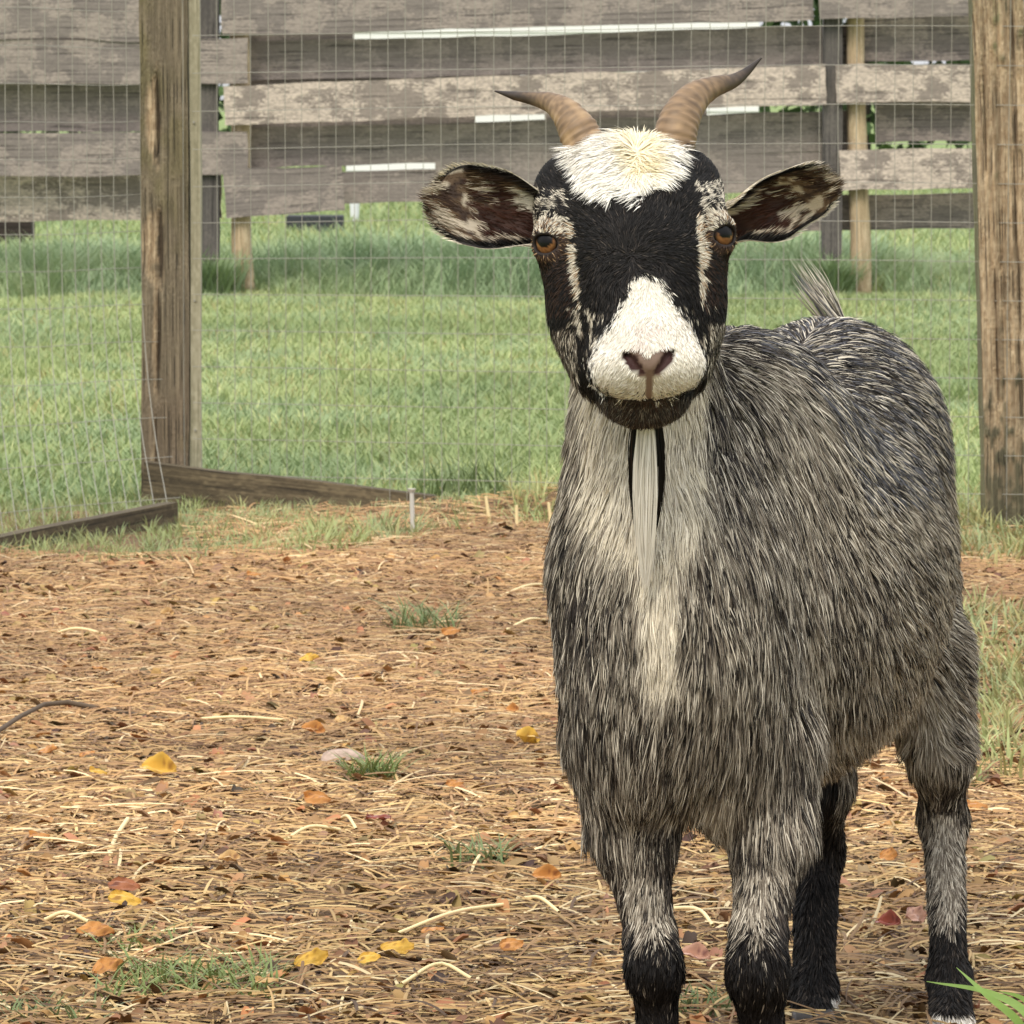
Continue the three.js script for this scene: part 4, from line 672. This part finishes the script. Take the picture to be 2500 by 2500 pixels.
{
  const r = rng(505), shapes = [11, 12, 13, 14, 15].map((k) => leafShape(0.044 - 0.004 * (k % 3), 0.022 + 0.002 * (k % 2), k));
  const dye = { yellow: rgb(224, 180, 74), orange: rgb(202, 142, 76), rust: rgb(160, 98, 62), pale: rgb(214, 176, 120), red: rgb(150, 72, 54), pink: rgb(206, 160, 140) }, mats = Object.fromEntries(Object.entries(dye).map(([k, c]) => [k, new THREE.MeshPhysicalMaterial({ color: new THREE.Color().setRGB(...c), vertexColors: true, roughness: 0.8, transmission: 0.25, thickness: 0, side: THREE.DoubleSide })]));
  const leaf = (px, py, kind, size, label, group) => { const p = onGround(px, py), o = single('fallen_leaf', shapes[Math.floor(r() * 5)], mats[kind], label, 'leaf', group); o.position.set(p.x, floorHeight(p.x, p.z) + 0.020, p.z); o.rotation.set((r() - 0.5) * 0.6 + 0.6, (r() - 0.5) * 1.6, (r() - 0.5) * 0.6, 'YXZ'); o.scale.setScalar(size); };
  leaf(305, 2259, 'yellow', 1, 'bright yellow cupped leaf above the green weeds at the lower left'); leaf(233, 2329, 'orange', 0.9, 'orange leaf standing on edge left of the lower left weeds'); leaf(388, 1922, 'yellow', 1.3, 'large yellow leaf lying flat, left of the half-buried stone');
  leaf(776, 2003, 'orange', 1, 'tan orange leaf below the half-buried stone'); leaf(924, 2057, 'red', 1, 'rusty red leaf on a long straw, below the half-buried stone'); leaf(303, 2220, 'rust', 1, 'brown leaf just behind the bright yellow cupped leaf'); leaf(1697, 2380, 'pink', 0.8, 'pale pink leaf between the goat\'s front legs');
  leaf(2170, 2308, 'red', 0.8, 'dark red leaf left of the hind leg'); leaf(2235, 2296, 'pink', 0.9, 'pinkish leaf beside the hind leg'); leaf(1290, 1860, 'yellow', 1.1, 'yellow leaf lying just left of the goat\'s chest'); leaf(2380, 2023, 'orange', 0.9, 'orange leaf right of the hind hock');
  for (const [x, y, t] of [[760, 2398, 'leftmost of three yellow leaves in a row at the bottom centre'], [900, 2391, 'middle one of three yellow leaves in a row at the bottom centre'], [970, 2360, 'rightmost of three yellow leaves in a row at the bottom centre'], [754, 1654, 'tiny yellow leaf in the middle of the litter, well above the stone'], [240, 1937, 'small yellow leaf just left of the large flat yellow leaf']]) leaf(x, y, 'yellow', 0.65 + 0.2 * r(), t);
  for (const [x, y, t] of [[116, 1879, 'orange leaf near the left edge, left of a second orange leaf below the twig'], [213, 1886, 'orange leaf below the twig, the one nearer the large yellow leaf'], [97, 2096, 'small orange leaf left of the short bent whitish straw'], [264, 2410, 'small orange-brown leaf at the left rim of the wide green weeds'], [1056, 2321, 'small orange leaf above and right of the three yellow leaves at the bottom'], [1110, 1968, 'small orange leaf below the stone and nearer the goat'], [1250, 1778, 'small orange leaf close to the goat\'s chest, above the yellow one'], [1172, 1735, 'small orange leaf left of the one beside the goat\'s chest'], [765, 1832, 'orange-brown leaf just above and left of the half-buried stone'], [1335, 2189, 'orange leaf just left of the goat\'s left-hand front leg'], [1250, 2360, 'orange leaf at the bottom, a little left of the front leg'], [620, 1437, 'small orange leaf in the far litter below the sloping base board'], [246, 1680, 'small orange leaf above the dark twig at the left'], [1101, 1575, 'small orange leaf just below the weed level with the chest'], [2170, 2153, 'orange leaf between the hind legs']]) leaf(x, y, 'orange', 0.6 + 0.25 * r(), t);
  for (const [x, y, t] of [[838, 1809, 'pale tan leaf right above the half-buried stone'], [652, 2457, 'pale tan leaf at the bottom, right of the wide green weeds'], [409, 1527, 'pale tan leaf in the far litter at the left'], [560, 2150, 'pale tan leaf alone in the near litter, below the large yellow leaf']]) leaf(x, y, 'pale', 0.65, t);
}
// long bright stalks, twig, stone, stakes
{
  const r = rng(606), pale = new THREE.MeshStandardMaterial({ color: new THREE.Color().setRGB(...rgb(236, 216, 164)), roughness: 0.65 });
  const stem = (pts, rad, mat, name, label, category, group) => { const g = new THREE.TubeGeometry(new THREE.CatmullRomCurve3(pts), 12, rad, 6, false), p = g.attributes.position; const o = single(name, g, mat, label, category, group); return o; };
  const G = (x, y, h) => { const p = onGround(x, y); p.y = floorHeight(p.x, p.z) + h; return p; };
  for (const [a, b, c, t] of [[[1600, 2250], [1704, 2277], [1740, 2296], 'pale straw stalk between the goat\'s front legs'], [[830, 2030], [850, 2050], [870, 2066], 'short pale stalk left of the rusty red leaf'], [[110, 2290], [160, 2294], [215, 2297], 'short pale stalk left of the bright yellow cupped leaf'], [[1280, 2220], [1320, 2240], [1365, 2258], 'short pale stalk just left of the front leg'], [[970, 2308], [1100, 2280], [1240, 2235], 'long pale stalk slanting up to the right above the three yellow leaves'], [[690, 2095], [760, 2075], [830, 2066], 'pale stalk below the tan orange leaf under the stone'], [[1220, 1478], [1290, 1460], [1335, 1448], 'pale stalk pointing at the goat\'s shoulder, upper of two'], [[1235, 1560], [1290, 1548], [1330, 1536], 'pale stalk pointing at the goat\'s shoulder, lower of two'], [[480, 1790], [580, 1797], [700, 1790], 'pale stalk lying level right of the dark twig'], [[130, 1570], [190, 1575], [260, 1578], 'pale stalk lying level in the far litter at the left'], [[1150, 2420], [1080, 2412], [980, 2440], 'pale stalk just right of the three yellow leaves at the bottom'], [[2330, 1990], [2360, 1960], [2385, 1930], 'pale stalk beside the hind hock'], [[1880, 2210], [1960, 2190], [2080, 2150], 'pale stalk behind the right-hand front leg']])
    stem([G(...a, 0.010), G(...b, 0.020), G(...c, 0.012)], 0.0021, pale, 'straw_stalk', t, 'straw');
  stem([G(265, 2112, 0.006), G(285, 2080, 0.012), G(312, 2050, 0.016)], 0.0028, pale, 'straw_stalk', 'short bent whitish straw standing out at the left, above the orange leaf', 'straw');
  const bark = new THREE.MeshStandardMaterial({ color: new THREE.Color().setRGB(0.11, 0.078, 0.052), roughness: 0.95 });
  stem([G(-120, 1885, 0.01), G(0, 1832, 0.02), G(70, 1795, 0.026), G(150, 1768, 0.022), G(250, 1770, 0.014), G(420, 1785, 0.006)], 0.0036, bark, 'twig', 'dark curved twig lying on the litter at the left edge', 'twig');
  const sg = new THREE.IcosahedronGeometry(0.028, 4), sp = sg.attributes.position; for (let i = 0; i < sp.count; i++) { const k = 0.85 + 0.35 * noise(sp.getX(i) * 50 + 3, sp.getY(i) * 50, sp.getZ(i) * 50); sp.setXYZ(i, sp.getX(i) * k, sp.getY(i) * k * 0.62, sp.getZ(i) * k); } sg.computeVertexNormals();
  const stoneTex = dataTexture(128, 128, (u, v) => { const t = tiled(u, v, 30, 30, 5) * 0.5 + tiled(u, v, 8, 8, 6) * 0.5; return [lerp(140, 196, t), lerp(120, 172, t), lerp(106, 156, t)]; });
  const st = single('stone', sg, new THREE.MeshStandardMaterial({ map: stoneTex, roughness: 0.9 }), 'half-buried pinkish grey stone beside a green weed', 'stone'); const q = onGround(838, 1892); st.position.set(q.x, floorHeight(q.x, q.z) + 0.008, q.z);
  const steel = new THREE.MeshStandardMaterial({ color: new THREE.Color().setRGB(0.55, 0.53, 0.48), roughness: 0.6 });
  const stake = thing('wire_stake', 'thin pale stake with a small head in front of the sloping base board', 'stake', onGround(1007, 1316)); { const s = part('rod', new THREE.CylinderGeometry(0.0042, 0.005, 0.10, 8), steel, stake); s.position.y = 0.045; s.rotation.z = 0.03; const hd = part('head', new THREE.CylinderGeometry(0.009, 0.006, 0.006, 10), steel, stake); hd.position.y = 0.095; hd.position.x = -0.0015; }
  for (const [x, y, h, t] of [[1192, 1290, 0.05, 'left'], [1262, 1300, 0.045, 'middle'], [1345, 1310, 0.06, 'right']]) { const p = onGround(x, y), o = single('reed_stub', new THREE.CylinderGeometry(0.003, 0.0042, h * 1.3, 7), pale, `short pale stub on the litter heap by the fence, ${t} one of three`, 'stub'); o.position.set(p.x, floorHeight(p.x, p.z) + h * 0.45, p.z); o.rotation.z = (r() - 0.5) * 0.3; }
}
// weeds
{
  const greenA = new THREE.MeshPhysicalMaterial({ color: new THREE.Color().setRGB(...rgb(124, 140, 80)), roughness: 0.85, transmission: 0.25, thickness: 0, side: THREE.DoubleSide }), greenB = new THREE.MeshPhysicalMaterial({ color: new THREE.Color().setRGB(...rgb(118, 134, 86)), roughness: 0.85, transmission: 0.25, thickness: 0, side: THREE.DoubleSide });
  const weed = (px, py, n, h, spread, seed, mat, label) => { const p = onGround(px, py), o = single('weed_tuft', bladeTuft(n * 2, h * 0.85, spread * 1.3, 0.0028, seed, 1.3), mat, label, 'weed'); o.position.set(p.x, floorHeight(p.x, p.z) - 0.003, p.z); return o; };
  weed(1040, 1555, 60, 0.075, 0.045, 1, greenB, 'small green weed in the middle of the litter, level with the chest'); weed(905, 1930, 60, 0.06, 0.025, 2, greenA, 'small green weed beside the half-buried stone'); weed(1180, 2130, 34, 0.05, 0.03, 3, greenB, 'thin green weed just left of the front leg');
  weed(470, 2430, 150, 0.05, 0.07, 4, greenA, 'wide patch of green weeds at the lower left'); weed(90, 2500, 40, 0.04, 0.05, 5, greenB, 'green weed in the bottom left corner'); weed(340, 2330, 40, 0.035, 0.04, 6, greenA, 'yellow-green weed under the bright yellow leaf'); weed(1700, 2490, 26, 0.04, 0.03, 7, greenB, 'green weed between the front legs at the bottom'); weed(620, 1950, 30, 0.022, 0.03, 8, greenB, 'low sprawling weed left of the half-buried stone');
  { const p = at(1135, 1200, 10.98), g = bladeTuft(170, 0.13, 0.11, 0.004, 31, 0.8), o = single('weed_tuft', g, greenB, 'taller dark green weeds behind the right end of the sloping base board', 'weed'); o.position.set(p.x, -0.012, -10.98); }
  const blade = new THREE.MeshPhysicalMaterial({ color: new THREE.Color().setRGB(...rgb(140, 176, 84)), roughness: 0.6, transmission: 0.3, thickness: 0, side: THREE.DoubleSide }), base = onGround(2540, 2660), clump = thing('grass_clump', 'bright green arching grass blades in the bottom right corner', 'grass', V(base.x, 0, base.z)), d = -base.z;
  const arch = (pts, w) => { const c = new THREE.CatmullRomCurve3(pts.map(([x, y, k]) => at(x, y, d + k).sub(clump.position))), pos = [], idx = [], n = 16; for (let i = 0; i <= n; i++) { const t = i / n, p = c.getPoint(t), dd = c.getTangent(t), s = V().crossVectors(dd, V(0.1, 0.25, 1)).normalize().multiplyScalar(w * (1 - t ** 2.2) + 0.0002), m = p.clone().add(V(0, -w * 0.35 * (1 - t), 0)); pos.push(p.x - s.x, p.y - s.y, p.z - s.z, m.x, m.y, m.z, p.x + s.x, p.y + s.y, p.z + s.z); } for (let i = 0; i < n; i++) { const a = i * 3, b = a + 3; idx.push(a, a + 1, b, a + 1, b + 1, b, a + 1, a + 2, b + 1, a + 2, b + 2, b + 1); } const g = new THREE.BufferGeometry(); g.setAttribute('position', new THREE.Float32BufferAttribute(pos, 3)); g.setIndex(idx); g.computeVertexNormals(); part('blade', g, blade, clump); };
  arch([[2545, 2640, 0], [2510, 2480, 0.01], [2420, 2425, 0.02], [2262, 2396, 0.03]], 0.0042); arch([[2550, 2640, 0.01], [2490, 2500, 0], [2410, 2430, 0], [2335, 2362, 0.01]], 0.004); arch([[2555, 2650, 0], [2560, 2520, -0.02], [2500, 2440, -0.02], [2440, 2420, -0.03]], 0.0035);
}
// ---------------------------------------------------------------- a hedge behind everything, closing the view through the fence
{
  const r = rng(707), h = thing('hedge', 'dark green hedge behind the fence, glimpsed through its gaps', 'hedge', V(0, 0, -48)), list = [], m = new THREE.InstancedMesh(new THREE.PlaneGeometry(0.16, 0.11), new THREE.MeshStandardMaterial({ roughness: 0.9, side: THREE.DoubleSide }), 9000), o = new THREE.Object3D(), c = new THREE.Color();
  for (let i = 0; i < 9000; i++) { o.position.set((r() * 2 - 1) * 7, Math.pow(r(), 0.8) * 3.2, (r() - 0.5) * 1.6); o.rotation.set(r() * 6, r() * 6, r() * 6); o.updateMatrix(); m.setMatrixAt(i, o.matrix); c.setRGB(...mixc(rgb(58, 80, 48), rgb(92, 116, 70), r())); m.setColorAt(i, c); }
  m.name = 'foliage'; m.userData = { kind: 'stuff' }; shadowed(m); h.add(m);
  const stemG = new THREE.CylinderGeometry(0.05, 0.09, 1.6, 7), bark = new THREE.MeshStandardMaterial({ color: new THREE.Color().setRGB(0.06, 0.05, 0.04), roughness: 1 }); for (let k = 0; k < 9; k++) part('stem', stemG, bark, h).position.set(-6.4 + k * 1.6, 0.8, 0.1 * (k % 3));
}
renderer.render(scene, camera);
